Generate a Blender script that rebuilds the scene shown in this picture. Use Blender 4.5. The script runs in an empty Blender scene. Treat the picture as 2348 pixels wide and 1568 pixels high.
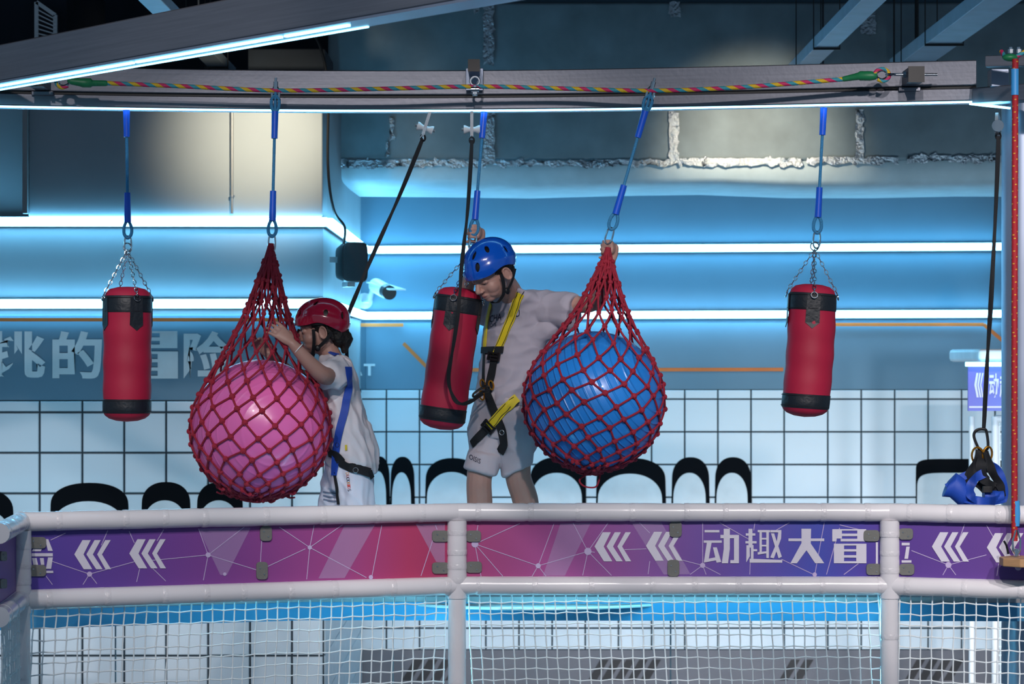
import bpy, bmesh, math, random
from mathutils import Vector, Matrix, noise
from mathutils.bvhtree import BVHTree
random.seed(7)
V = Vector
# ------------------------------------------------------------------ camera, world, light
HC = 4.0                                  # eye height above the hall floor
F = 6000.0                                # focal length in pixels of the 2348 px wide frame
HOR = 820.0                               # horizon row
sc = bpy.context.scene
col = sc.collection
cd = bpy.data.cameras.new('camera'); cam = bpy.data.objects.new('camera', cd); col.objects.link(cam)
cam.location = (0, 0, HC); cam.rotation_euler = (math.pi/2, 0, 0)
cd.sensor_width = 36; cd.lens = F/2348*36; cd.shift_y = (HOR-784)/2348
cd.clip_end = 200
cd.dof.use_dof = True; cd.dof.focus_distance = 9.9; cd.dof.aperture_fstop = 6.3
sc.camera = cam
sc.view_settings.view_transform = 'Standard'; sc.view_settings.look = 'None'
sc.view_settings.gamma = 1.0; sc.view_settings.use_curve_mapping = False
sc.view_settings.exposure = 0.5
def lin(c):
    if isinstance(c, str):
        c = c.lstrip('#'); c = [int(c[i:i+2], 16)/255 for i in (0, 2, 4)]
    return tuple(((x+.055)/1.055)**2.4 if x > .04045 else x/12.92 for x in c)
w = bpy.data.worlds.new('world'); sc.world = w; w.use_nodes = True
w.node_tree.nodes['Background'].inputs[0].default_value = (.30, .46, .64, 1)
w.node_tree.nodes['Background'].inputs[1].default_value = 0.28
def P(px, py, D): return V(((px-1174)*D/F, D, HC+(HOR-py)*D/F))
def spot(name, loc, target, energy, color, angle, blend=.6, radius=.06):
    l = bpy.data.lights.new(name, 'SPOT'); l.energy = energy; l.color = color
    l.spot_size = math.radians(angle); l.spot_blend = blend; l.shadow_soft_size = radius
    o = bpy.data.objects.new(name, l); col.objects.link(o); o.location = loc
    o.rotation_euler = (V(target)-V(loc)).to_track_quat('-Z', 'Y').to_euler()
WHITE = (1, .92, .91)
# rows of hall downlights hung in front of the course, stronger to the right
for x, y, z, e in ((-2.9, 4.4, 3.2, 240), (-1.7, 4.2, 3.2, 270), (-.5, 3.7, 3.1, 320), (.7, 3.3, 3.0, 400), (1.9, 3.0, 3.0, 520), (3.1, 3.0, 3.0, 580)):
    spot('hall_downlight', (x, y, HC+z), (x*.93, 10, HC-.40), e, WHITE, 29, .5, .06)
# unseen fill spots added under the platform to brighten the lower tiled wall
for x, e in ((-2.2, 45), (.3, 110), (1.9, 150), (3.4, 150)): spot('underdeck_fill', (x, 10.3, HC-1.02), (x+.1, 16.2, HC-2.2), e, (.96, .94, 1), 62, .8, .1)
# added pale blue fill, no fixtures, at the platform's back edge to lift the tiles
for x, e, c in ((-2.6, 12, (.36, .74, 1)), (-1.7, 13, (.36, .74, 1)), (-.1, 46, (.48, .80, 1)), (1.0, 62, (.62, .86, 1)), (2.1, 70, (.68, .88, 1)), (3.2, 70, (.68, .88, 1))):
    spot('tile_fill', (x, 11.45, HC-.80), (x*1.12, 15.6 if x > -1 else 13.4, HC-.62), e, c, 88, .9, .08)
# two warm wall spots
spot('wall_spot', P(620, 205, 12.15), P(606, 300, 12.9), 52, (1, .84, .60), 72, 1.0, .04)
spot('duct_spot', P(1745, 215, 13.3), P(1730, 350, 14.4), 62, (1, .82, .60), 66, 1.0, .04)

# ------------------------------------------------------------------ materials
MATS = {}
def mat(name, c, rough=.5, metal=0., var=.06, scale=8., bump=0., bscale=60., coat=0., spec=.5, emit=None, es=0., alpha=1., sub=0., aniso=None):
    m = bpy.data.materials.new(name); m.use_nodes = True
    nt = m.node_tree; b = nt.nodes['Principled BSDF']
    c = lin(c)
    tc = nt.nodes.new('ShaderNodeTexCoord')
    if var:
        n = nt.nodes.new('ShaderNodeTexNoise'); n.inputs['Scale'].default_value = scale; n.inputs['Detail'].default_value = 4
        nt.links.new(tc.outputs['Object'], n.inputs['Vector'])
        if aniso:
            mp = nt.nodes.new('ShaderNodeMapping'); mp.inputs['Scale'].default_value = aniso
            nt.links.new(tc.outputs['Object'], mp.inputs[0]); nt.links.new(mp.outputs[0], n.inputs['Vector'])
        r = nt.nodes.new('ShaderNodeValToRGB')
        r.color_ramp.elements[0].position = .3; r.color_ramp.elements[1].position = .7
        r.color_ramp.elements[0].color = (*[x*(1-var) for x in c], 1)
        r.color_ramp.elements[1].color = (*[min(1, x*(1+var)) for x in c], 1)
        nt.links.new(n.outputs['Fac'], r.inputs['Fac']); nt.links.new(r.outputs['Color'], b.inputs['Base Color'])
    else:
        b.inputs['Base Color'].default_value = (*c, 1)
    b.inputs['Roughness'].default_value = rough; b.inputs['Metallic'].default_value = metal
    b.inputs['Specular IOR Level'].default_value = spec
    if coat: b.inputs['Coat Weight'].default_value = coat; b.inputs['Coat Roughness'].default_value = .06
    if sub: b.inputs['Subsurface Weight'].default_value = sub; b.inputs['Subsurface Radius'].default_value = (.01, .004, .002); b.inputs['Subsurface Scale'].default_value = 1
    if emit: b.inputs['Emission Color'].default_value = (*emit, 1); b.inputs['Emission Strength'].default_value = es
    if alpha < 1: b.inputs['Alpha'].default_value = alpha
    if bump:
        n2 = nt.nodes.new('ShaderNodeTexNoise'); n2.inputs['Scale'].default_value = bscale; n2.inputs['Detail'].default_value = 5
        nt.links.new(tc.outputs['Object'], n2.inputs['Vector'])
        bp = nt.nodes.new('ShaderNodeBump'); bp.inputs['Strength'].default_value = bump; bp.inputs['Distance'].default_value = .01
        nt.links.new(n2.outputs['Fac'], bp.inputs['Height']); nt.links.new(bp.outputs[0], b.inputs['Normal'])
    MATS[name] = m
    return m
mat('wall', '#949ea5', .75, var=.04, scale=3); mat('wallpaint', '#6f8fa2', .75, var=.04, scale=3); mat('wallfar', '#638498', .75, var=.04, scale=3)
mat('grout', '#26323a', .8); mat('tile', '#dde8ee', .45, var=.03, scale=2)
mat('wainscot', '#75747a', .7); mat('hatch', '#3a3738', .7); mat('letterblack', '#090c11', .9, spec=.15); mat('letterwhite', '#dfe6e8', .55)
mat('walltext', '#e4ecee', .6); mat('orange', '#e0762f', .6)
mat('dark', '#1a2430', .9, var=.15); mat('floor', '#6d7580', .6); mat('duct', '#74858d', .62, var=.18, scale=5, bump=.15, bscale=14)
mat('ductbelly', '#a9bcc4', .6, var=.08, bump=.25, bscale=9)
mat('foil', '#aeb9c2', .3, metal=.9, var=.1, bump=.9, bscale=70)
mat('conduit', '#8d9194', .5, metal=.3); mat('black', '#0c0d10', .45, var=.1); mat('blackweb', '#0f1319', .75, bump=.3, bscale=400)
mat('ledcore', '#ffffff', .5, var=0, emit=(.19, .64, 1.0), es=15)
mat('ledsmall', '#ffffff', .5, var=0, emit=(.20, .68, 1.0), es=6)
mat('ledhall', '#ffffff', .5, var=0, emit=(.18, .74, 1.0), es=11)
mat('steel', '#7d7f88', .36, metal=.7, var=.1, scale=3, aniso=(1, 1, 40), bump=.03)
mat('steelblue', '#959fb2', .38, metal=.7, var=.1, scale=4); mat('chrome', '#d3d6da', .16, metal=1, var=.05)
mat('zinc', '#a8adb2', .35, metal=.9); mat('beamblue', '#9fb4c6', .55, metal=.1, var=.08)
mat('pvc', '#e6e3e6', .24, var=.02, coat=.35, bump=.05, bscale=25); mat('pvcseam', '#e3e0e3', .22, coat=.4, bump=.3, bscale=90)
mat('clip', '#72736f', .75, bump=.15, bscale=120); mat('net', '#e9f1f3', .7, var=.03)
mat('fascia', '#4b9cc9', .5, var=.05); mat('deck', '#b5b0b0', .7); mat('white', '#e8eaec', .45)
mat('lilac', '#c9b6dc', .5, var=0); mat('printwhite', '#dcd7e4', .5, var=.01); mat('facet', '#d6b5e6', .5, var=0, alpha=.22)
mat('crimson', '#ab1138', .62, var=.1, scale=5, bump=.12, bscale=18); mat('bagblack', '#131a22', .5, bump=.25, bscale=60)
mat('netred', '#9a1730', .7, var=.16, scale=60, bump=.5, bscale=300); mat('ropeblue', '#2f7ba8', .7, var=.25, scale=250)
mat('sleeveblue', '#0f55d0', .4, var=.05); mat('tapeblue', '#3a95d6', .45); mat('green', '#1f7a4c', .45, var=.1, scale=30)
mat('rmagenta', '#c42a62', .65, var=.1, scale=200); mat('ryellow', '#d8b321', .65, var=.1, scale=200); mat('rteal', '#3394a6', .65, var=.1, scale=200)
mat('rred', '#a01420', .7, var=.12, scale=200); mat('rgold', '#c9952e', .7)
mat('skin', '#b48a7d', .5, var=.05, scale=12, sub=.12); mat('skin2', '#aa8275', .5, var=.05, scale=12, sub=.12)
mat('hair', '#14110f', .55, var=.2, scale=60, bump=.4, bscale=200); mat('lips', '#8e5552', .45); mat('shirt', '#aaa4b0', .85, var=.03, bump=.15, bscale=14)
mat('shirtw', '#e2dade', .85, var=.03, bump=.15, bscale=14); mat('shorts', '#b9b2ba', .85, var=.03, bump=.12, bscale=14)
mat('pants', '#cfd3e2', .85, var=.03, bump=.15, bscale=14)
mat('helmetblue', '#0d55c4', .2, var=.02, coat=.8); mat('helmetred', '#a51838', .2, var=.02, coat=.8)
mat('webyellow', '#d9c21e', .6, var=.04, bump=.1, bscale=300); mat('webblue', '#1b49b0', .6, var=.06, bump=.1, bscale=300)
mat('stitch', '#1b1b1f', .8); mat('gold', '#c98a2a', .3, metal=.8); mat('ink', '#22243a', .7); mat('inkgrey', '#6c7890', .7)
mat('shoe', '#d8d8dc', .6); mat('wood', '#b28a62', .55, var=.15, scale=9, aniso=(2, 2, 30)); mat('yellow', '#d8c22c', .6)
mat('inkred', '#c9574f', .7); mat('inkorange', '#d99a4e', .7); mat('plastic', '#cfd3d6', .45); mat('lens', '#0a0a0d', .1)

# balls: glossy vinyl with moulded ridges
def ballmat(name, c, axis, freq, strength, rough):
    m = mat(name, c, rough, var=.04, scale=3, coat=.25)
    nt = m.node_tree; tc = nt.nodes['Texture Coordinate']
    mp = nt.nodes.new('ShaderNodeMapping'); mp.inputs['Rotation'].default_value = axis
    wv = nt.nodes.new('ShaderNodeTexWave'); wv.bands_direction = 'X'; wv.wave_profile = 'SIN'; wv.inputs['Scale'].default_value = freq
    pw = nt.nodes.new('ShaderNodeMath'); pw.operation = 'POWER'; pw.inputs[1].default_value = 10
    bp = nt.nodes.new('ShaderNodeBump'); bp.inputs['Strength'].default_value = strength; bp.inputs['Distance'].default_value = .006
    nt.links.new(tc.outputs['Object'], mp.inputs[0]); nt.links.new(mp.outputs[0], wv.inputs[0])
    nt.links.new(wv.outputs['Fac'], pw.inputs[0]); nt.links.new(pw.outputs[0], bp.inputs['Height'])
    nt.links.new(bp.outputs[0], nt.nodes['Principled BSDF'].inputs['Normal'])
ballmat('ballpink', '#e06aae', (0, 0, 1.2), 9, .25, .30)
ballmat('ballblue', '#2580d6', (0, .5, .35), 11, .6, .30)
# banner print: purple to crimson gradient along the board
def gradmat(name, stops):
    m = bpy.data.materials.new(name); m.use_nodes = True; nt = m.node_tree; b = nt.nodes['Principled BSDF']
    tc = nt.nodes.new('ShaderNodeTexCoord'); sp = nt.nodes.new('ShaderNodeSeparateXYZ'); r = nt.nodes.new('ShaderNodeValToRGB')
    nt.links.new(tc.outputs['Generated'], sp.inputs[0]); nt.links.new(sp.outputs['X'], r.inputs[0]); nt.links.new(r.outputs[0], b.inputs['Base Color'])
    el = r.color_ramp.elements
    for i, (p, c) in enumerate(stops):
        e = el[i] if i < 2 else el.new(p)
        e.position = p; e.color = (*lin(c), 1)
    b.inputs['Roughness'].default_value = .45
    MATS[name] = m
gradmat('grad_a', [(0, '#52409f'), (1, '#b03a68'), (.22, '#68429c'), (.5, '#8c4594'), (.75, '#a44586'), (.9, '#b83c68')])
gradmat('grad_b', [(0, '#b0447c'), (1, '#54389c'), (.2, '#aa4f94'), (.42, '#8c569f'), (.62, '#6c50a6'), (.85, '#4650b4')])
gradmat('grad_c', [(0, '#5f3f96'), (1, '#6a428f')]); gradmat('grad_d', [(0, '#6a66c4'), (1, '#5a80d4')])

# ------------------------------------------------------------------ geometry helpers
def frame(d, hint=V((0, 0, 1))):
    d = d.normalized()
    if abs(d.dot(hint)) > .97: hint = V((0, 1, 0)) if abs(d.y) < .9 else V((1, 0, 0))
    u = hint.cross(d).normalized(); return u, d.cross(u).normalized()
ORG = {}
class MB:
    def __init__(s): s.v = []; s.f = []; s.m = []; s.mi = 0
    def add(s, vs, fs):
        o = len(s.v); s.v += [V(x) for x in vs]; s.f += [[i+o for i in f] for f in fs]; s.m += [s.mi]*len(fs); return s
    def box(s, lo, hi, M=None):
        x0, y0, z0 = lo; x1, y1, z1 = hi
        vs = [V(p) for p in ((x0,y0,z0),(x1,y0,z0),(x1,y1,z0),(x0,y1,z0),(x0,y0,z1),(x1,y0,z1),(x1,y1,z1),(x0,y1,z1))]
        if M: vs = [M @ p for p in vs]
        return s.add(vs, [(0,3,2,1),(4,5,6,7),(0,1,5,4),(1,2,6,5),(2,3,7,6),(3,0,4,7)])
    def bar(s, a, b, wd, ht, up=V((0, 0, 1))):               # rectangular bar, wd across, ht along up
        a, b = V(a), V(b); u, v = frame(b-a, up); vs = []
        for p in (a, b):
            for i, j in ((-1,-1),(1,-1),(1,1),(-1,1)): vs.append(p+u*(i*wd/2)+v*(j*ht/2))
        return s.add(vs, [(3,2,1,0),(4,5,6,7),(0,1,5,4),(1,2,6,5),(2,3,7,6),(3,0,4,7)])
    def tube(s, pts, r, n=8, closed=False, twist=0, caps=True, round_ends=False, fmat=None):
        pts = [V(p) for p in pts]; k = len(pts); rr = r if isinstance(r, (list, tuple)) else [r]*k
        if round_ends and not closed:
            a, b = pts[0]-pts[1], pts[-1]-pts[-2]; a.normalize(); b.normalize(); np_, nr = [], []
            for t in (1.45, 1.1, .6): np_.append(pts[0]+a*rr[0]*math.sin(t)); nr.append(rr[0]*math.cos(t))
            e_, er = [], []
            for t in (.6, 1.1, 1.45): e_.append(pts[-1]+b*rr[-1]*math.sin(t)); er.append(rr[-1]*math.cos(t))
            pts = np_+pts+e_; rr = nr+list(rr)+er; k = len(pts)
        vs, fs = [], []; u = None; L = 0
        for i in range(k):
            d = (pts[(i+1) % k]-pts[i-1]) if closed else (pts[min(i+1, k-1)]-pts[max(i-1, 0)])
            if d.length < 1e-9: d = V((0, 0, 1))
            d.normalize()
            if u is None: u, v = frame(d)
            else:
                u = (u-d*u.dot(d)); u = u.normalized() if u.length > 1e-6 else frame(d)[0]; v = d.cross(u)
            if i: L += (pts[i]-pts[i-1]).length
            for j in range(n):
                a = 2*math.pi*j/n+twist*L; vs.append(pts[i]+u*(rr[i]*math.cos(a))+v*(rr[i]*math.sin(a)))
        o = len(s.f)
        for i in range(k if closed else k-1):
            i2 = (i+1) % k
            for j in range(n): fs.append((i*n+j, i*n+(j+1) % n, i2*n+(j+1) % n, i2*n+j))
        if caps and not closed: fs += [tuple(range(n-1, -1, -1)), tuple((k-1)*n+j for j in range(n))]
        s.add(vs, fs)
        if fmat:
            for i in range(k if closed else k-1):
                for j in range(n): s.m[o+i*n+j] = fmat(i, j)
        return s
    def cyl(s, a, b, r, n=16, r2=None): return s.tube([a, b], [r, r if r2 is None else r2], n)
    def loft(s, rings, n=24, M=None, pw=2.0):
        vs, fs = [], []
        for c, u, v in rings:
            for j in range(n):
                a = 2*math.pi*j/n; ca, sa = math.cos(a), math.sin(a)
                ca = math.copysign(abs(ca)**(2/pw), ca); sa = math.copysign(abs(sa)**(2/pw), sa)
                vs.append(V(c)+V(u)*ca+V(v)*sa)
        k = len(rings)
        for i in range(k-1):
            for j in range(n): fs.append((i*n+j, i*n+(j+1) % n, (i+1)*n+(j+1) % n, (i+1)*n+j))
        fs += [tuple(range(n-1, -1, -1)), tuple((k-1)*n+j for j in range(n))]
        if M: vs = [M @ p for p in vs]
        return s.add(vs, fs)
    def lathe(s, prof, M=None, n=24):                        # prof: (radius, z) bottom to top
        return s.loft([(V((0, 0, z)), V((max(r, 1e-4), 0, 0)), V((0, max(r, 1e-4), 0))) for r, z in prof], n, M)
    def ell(s, c, r, M=None, n=20, k=12, R=None):
        vs = []; c = V(c); r = V((r, r, r)) if isinstance(r, (int, float)) else V(r); fs = []
        R = R or Matrix.Identity(3)
        for i in range(k+1):
            t = math.pi*i/k
            for j in range(n):
                a = 2*math.pi*j/n; q = V((math.sin(t)*math.cos(a)*r.x, math.sin(t)*math.sin(a)*r.y, -math.cos(t)*r.z)); vs.append(c+R @ q)
        for i in range(k):
            for j in range(n): fs.append((i*n+j, i*n+(j+1) % n, (i+1)*n+(j+1) % n, (i+1)*n+j))
        if M: vs = [M @ p for p in vs]
        return s.add(vs, fs)
    def ring(s, c, nrm, R, r, n=20, m=6, sx=1., ax=None):
        u, v = frame(V(nrm), ax if ax else V((0, 0, 1)))
        return s.tube([V(c)+u*(R*math.cos(2*math.pi*i/n))+v*(R*sx*math.sin(2*math.pi*i/n)) for i in range(n)], r, m, closed=True)
    def prism(s, poly, z0, z1, M):                           # 2D polygon extruded along local z, then M
        k = len(poly); vs = [M @ V((x, y, z0)) for x, y in poly]+[M @ V((x, y, z1)) for x, y in poly]
        return s.add(vs, [tuple(range(k-1, -1, -1)), tuple(range(k, 2*k))]+[(i, (i+1) % k, k+(i+1) % k, k+i) for i in range(k)])
    def ribbon(s, pts, nrm, wd, th=.003):                    # strap following points, nrm = list of face normals
        k = len(pts); vs, fs = [], []
        for i in range(k):
            d = (pts[min(i+1, k-1)]-pts[max(i-1, 0)]).normalized(); nn = V(nrm[i] if isinstance(nrm, list) else nrm)
            nn = (nn-d*nn.dot(d)).normalized(); sd = d.cross(nn); ww = wd[i] if isinstance(wd, list) else wd
            for a, b in ((-1, 0), (1, 0), (1, 1), (-1, 1)): vs.append(pts[i]+sd*(a*ww/2)+nn*(b*th))
        for i in range(k-1):
            for j in range(4): fs.append((i*4+j, i*4+(j+1) % 4, i*4+4+(j+1) % 4, i*4+4+j))
        fs += [(3, 2, 1, 0), (k*4-4, k*4-3, k*4-2, k*4-1)]
        return s.add(vs, fs)
    def mesh(s, name, mats, o, angle=42):
        me = bpy.data.meshes.new(name); me.from_pydata([tuple(p-o) for p in s.v], [], s.f)
        for m_ in (mats if isinstance(mats, (list, tuple)) else [mats]): me.materials.append(MATS[m_])
        if isinstance(mats, (list, tuple)): me.polygons.foreach_set('material_index', s.m)
        fix(me, angle); return me
    def build(s, name, mats, parent=None, angle=42, bevel=0, **kw):
        if parent: o = ORG[parent.name]
        else:
            lo = [min(p[i] for p in s.v) for i in range(3)]; hi = [max(p[i] for p in s.v) for i in range(3)]
            o = V(((lo[0]+hi[0])/2, (lo[1]+hi[1])/2, lo[2]))
        return put(name, s.mesh(name, mats, o, angle), o, parent, bevel, **kw)
def fix(me, angle=42):
    bm = bmesh.new(); bm.from_mesh(me); bmesh.ops.recalc_face_normals(bm, faces=bm.faces); bm.to_mesh(me); bm.free()
    me.polygons.foreach_set('use_smooth', [True]*len(me.polygons)); me.set_sharp_from_angle(angle=math.radians(angle))
def put(name, me, o, parent=None, bevel=0, label=None, cat=None, group=None, kind=None):
    ob = bpy.data.objects.new(name, me); col.objects.link(ob); ORG[ob.name] = V(o)
    if parent: ob.parent = parent
    else: ob.location = o
    if label: ob['label'] = label
    if cat: ob['category'] = cat
    if group: ob['group'] = group
    if kind: ob['kind'] = kind
    if bevel:
        b = ob.modifiers.new('bevel', 'BEVEL'); b.width = bevel; b.segments = 2; b.limit_method = 'ANGLE'; b.harden_normals = True
    return ob
def thing(name, label, cat, loc, group=None, kind=None):
    o = bpy.data.objects.new(name, None); col.objects.link(o); o.location = loc; ORG[o.name] = V(loc); o.empty_display_size = .1
    o['label'] = label; o['category'] = cat
    if group: o['group'] = group
    if kind: o['kind'] = kind
    return o
def struct(name, mb, m, **kw): return mb.build(name, m, kind='structure', **kw)
def spline(pts, n=8, closed=False):
    pts = [V(p) for p in pts]; out = []; k = len(pts)
    for i in range(k if closed else k-1):
        g = (lambda q: pts[q % k]) if closed else (lambda q: pts[max(0, min(k-1, q))])
        a, b, c, d = g(i-1), g(i), g(i+1), g(i+2)
        for j in range(n):
            t = j/n; out.append(.5*((2*b)+(c-a)*t+(2*a-5*b+4*c-d)*t*t+(3*b-a-3*c+d)*t**3))
    if not closed: out.append(pts[-1])
    return out
TSC = bpy.data.scenes.new('workbench')                       # scratch scene for baking modifiers and lettering
def baked(ob):
    with bpy.context.temp_override(scene=TSC, view_layer=TSC.view_layers[0]):
        dg = bpy.context.evaluated_depsgraph_get(); return bpy.data.meshes.new_from_object(ob.evaluated_get(dg))
def bake(mb, mods):
    me = bpy.data.meshes.new('tmp'); me.from_pydata([tuple(p) for p in mb.v], [], mb.f); fix(me)
    ob = bpy.data.objects.new('tmp', me); TSC.collection.objects.link(ob)
    for t, kw in mods:
        m = ob.modifiers.new(t, t)
        for a, b in kw.items(): setattr(m, a, b)
    r = baked(ob)
    bpy.data.objects.remove(ob); bpy.data.meshes.remove(me); return r
def skinned(mb, voxel, smooth=4, wr=None):                   # one continuous surface from overlapping volumes
    me = bake(mb, [('REMESH', dict(mode='VOXEL', voxel_size=voxel)), ('SMOOTH', dict(factor=.5, iterations=smooth))])
    if wr:
        amp, sx, sz = wr; ns = [v_.normal.copy() for v_ in me.vertices]; cs = [v_.co.copy() for v_ in me.vertices]; out = []
        for c, nn in zip(cs, ns):
            d = (1-2*abs(noise.noise(V((c.x*sx+c.z*sx*.7, c.y*sx, c.z*sz-c.x*sz*.6)))))-.1+.5*noise.noise(V((c.x*sx*2.3, c.y*sx*2, c.z*sz*2.5+7)))
            q = c+nn*(amp*d); out += [q.x, q.y, q.z]
        me.vertices.foreach_set('co', out); me.update()
    return me
def place(name, me, m, parent, **kw):                        # world-space mesh made a part of parent
    o = ORG[parent.name]; me.transform(Matrix.Translation(-o)); me.materials.clear(); me.materials.append(MATS[m])
    me.name = name; me.polygons.foreach_set('use_smooth', [True]*len(me.polygons)); return put(name, me, o, parent, **kw)
def bvh_of(me): return BVHTree.FromPolygons([v_.co.copy() for v_ in me.vertices], [tuple(p.vertices) for p in me.polygons])
EYE = V((0, 0, HC))
def hit(bvh, px, py, fall=10.2):
    d = (P(px, py, 10)-EYE).normalized(); r = bvh.ray_cast(EYE, d)
    if r[0] is None:
        q = P(px, py, fall); r = bvh.find_nearest(q)
        return r[0], r[1]
    return r[0], r[1]
def strap(mb, bvh, pts, wd, off=.004, th=.0035, n=7, smooth=2):  # webbing laid over a surface
    q = []
    for i in range(len(pts)-1):
        for j in range(n): t = j/n; q.append((pts[i][0]*(1-t)+pts[i+1][0]*t, pts[i][1]*(1-t)+pts[i+1][1]*t))
    q.append(pts[-1]); h = [hit(bvh, *a) for a in q]; ps = [a+b*off for a, b in h]; ns = [b for a, b in h]
    for _ in range(smooth):
        ps = [ps[0]]+[(ps[i-1]+ps[i]*2+ps[i+1])/4 for i in range(1, len(ps)-1)]+[ps[-1]]
        ns = [ns[0]]+[(ns[i-1]+ns[i]*2+ns[i+1]).normalized() for i in range(1, len(ns)-1)]+[ns[-1]]
    mb.ribbon(ps, ns, wd, th); return ps, ns
def text_geo(s, bold=0., res=3):
    cu = bpy.data.curves.new('t', 'FONT'); cu.body = s; cu.size = 1; cu.offset = bold; cu.resolution_u = res; cu.fill_mode = 'FRONT'
    ob = bpy.data.objects.new('t', cu); TSC.collection.objects.link(ob)
    me = baked(ob); vs = [(v_.co.x, v_.co.y) for v_ in me.vertices]; fs = [tuple(p.vertices) for p in me.polygons]
    bpy.data.objects.remove(ob); bpy.data.meshes.remove(me)
    x0 = min(a for a, b in vs); x1 = max(a for a, b in vs); y0 = min(b for a, b in vs); y1 = max(b for a, b in vs)
    return [((a-x0)/(x1-x0), (b-y0)/(y1-y0)) for a, b in vs], fs
def text_rect(mb, s, px0, py0, px1, py1, D, bold=0., th=.004):   # lettering on a wall facing the hall
    vs, fs = text_geo(s, bold); a = [P(px0+(px1-px0)*x, py1+(py0-py1)*y, D) for x, y in vs]; n = len(a)
    mb.add(a, fs)
def text_on(mb, bvh, s, quad, bold=0., off=.0025):           # lettering wrapped on cloth; quad = bl, br, tl pixel corners
    vs, fs = text_geo(s, bold); out = []
    for x, y in vs:
        px = quad[0][0]+(quad[1][0]-quad[0][0])*x+(quad[2][0]-quad[0][0])*y; py = quad[0][1]+(quad[1][1]-quad[0][1])*x+(quad[2][1]-quad[0][1])*y
        a, b = hit(bvh, px, py); out.append(a+b*off)
    mb.add(out, fs)

# ------------------------------------------------------------------ the hall
DW1, DW2, XC = 13.0, 16.25, -.94          # left wall, far wall, corner between them
zz = lambda py, D: HC+(HOR-py)*D/F
xx = lambda px, D: (px-1174)*D/F
struct('floor', MB().box((-8, -2, -.2), (9, 20, 0)), 'floor', label='grey hall floor far below the climbing course')
struct('ceiling', MB().box((-8, 5.5, HC+3.6), (9, 20, HC+3.8)), 'dark', label='dark painted ceiling above the ducts')
struct('wall_rear', MB().box((-8, 18.6, 0), (9, 18.8, HC+3.6)), 'dark', label='dark rear wall above the bulkhead')
wl = struct('wall_left', MB().box((-6, DW1+.02, 0), (XC, DW1+.3, zz(497, DW1))).box((XC-.3, DW1+.3, 0), (XC, DW2+.3, zz(165, DW1)))
            .box((-6, DW1+.15, zz(497, DW1)), (xx(65, 12.9)+.02, DW1+.3, zz(168, DW1))), 'wall', label='light grey left wall with tiled lower half')
wb = struct('wall_back', MB().box((XC, DW2+.02, 0), (6, DW2+.3, zz(-100, DW2))), 'wallfar', label='blue lit far wall with two light strips and tiled lower half')
MB().box((xx(65, 12.985), 12.985, zz(497, 12.985)), (XC, DW1+.3, zz(168, 12.985))).build('bulkhead', 'wall', wl, bevel=.008)
MB().box((xx(572, 13.4), 13.31, zz(497, 13)), (XC-.01, 13.9, zz(116, 13.4))).build('service_box', 'dark', wl, bevel=.01)
MB().box((xx(60, 12.985)-.012, 12.95, zz(490, 12.985)), (xx(60, 12.985)+.012, 13.0, zz(168, 12.985))).build('corner_trim', 'conduit', wl)
MB().box((-6, DW1+.005, zz(918, DW1)), (XC+.004, DW1+.02, zz(722, DW1))).build('painted_panel', 'wallpaint', wl, bevel=.003)
MB().box((XC+.03, DW2+.008, zz(893, DW2)), (6, DW2+.02, zz(740, DW2))).build('painted_panel', 'wallpaint', wb, bevel=.003)
# tiled lower walls: dark backing, single tiles proud of it
MB().box((-6, DW1, 1.9), (XC+.004, DW1+.02, zz(918, DW1))).build('grout', 'grout', wl)
MB().box((XC, DW2, 1.9), (6, DW2+.02, zz(893, DW2))).build('grout', 'grout', wb)
MB().box((XC, DW1+.02, 1.9), (XC+.004, DW2, zz(905, DW1+.5))).build('grout', 'grout', wl)
TM = {}
def tile(x0, x1, z0, z1, y, parent):
    g = .0042; key = (round(x1-x0, 3), round(z1-z0, 3))
    if key not in TM:
        w2, h2 = (key[0])/2-g, (key[1])/2-g
        if w2 < .01 or h2 < .008: return
        mb = MB(); e = .003
        vs = [V((sx*w2, 0, sz*h2)) for sx, sz in ((-1,-1),(1,-1),(1,1),(-1,1))]+[V((sx*(w2-e), -.006, sz*(h2-e))) for sx, sz in ((-1,-1),(1,-1),(1,1),(-1,1))]
        mb.add(vs, [(4,5,6,7)]+[(i, (i+1) % 4, 4+(i+1) % 4, 4+i) for i in range(4)]); TM[key] = mb.mesh('tile', 'tile', V((0, 0, 0)), 20)
    ob = bpy.data.objects.new('tile', TM[key]); col.objects.link(ob); ob.parent = parent; ob.location = V(((x0+x1)/2, y, (z0+z1)/2))-ORG[parent.name]
cl = [91-96.5*k for k in range(6, -1, -1)]+[189, 285, 381, 477.5, 573.5, 669.5, 742]
rl = [918, 945, 1038, 1131, 1224, 1317, 1410, 1503, 1596]
for i in range(len(cl)-1):
    for j in range(len(rl)-1): tile(xx(cl[i], DW1), xx(cl[i+1], DW1), zz(rl[j+1], DW1), zz(rl[j], DW1), DW1, wl)
cr = [824]+[886+76*k for k in range(13)]+[1898+76.7*k for k in range(8)]
rr = [893, 915, 990, 1065, 1140, 1215, 1290, 1365, 1440, 1490]
for i in range(len(cr)-1):
    for j in range(len(rr)-1): tile(xx(cr[i], DW2), xx(cr[i+1], DW2), zz(rr[j+1], DW2), zz(rr[j], DW2), DW2, wb)
for k in range(12):                                           # return wall of the corner
    y0 = DW1+.03+k*.266
    for j in range(10):
        rx_ = rl+[1689, 1782]; z1_, z0_ = zz(rx_[j], DW1), zz(rx_[j+1], DW1)
        MB().box((XC+.004, y0+.004, z0_+.004), (XC+.01, y0+.262, z1_-.004)).build('tile', 'tile', wl)
wn = MB().box((XC, DW2-.012, 0), (6, DW2+.02, zz(1490, DW2))).build('wainscot', 'wainscot', wb)
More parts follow.
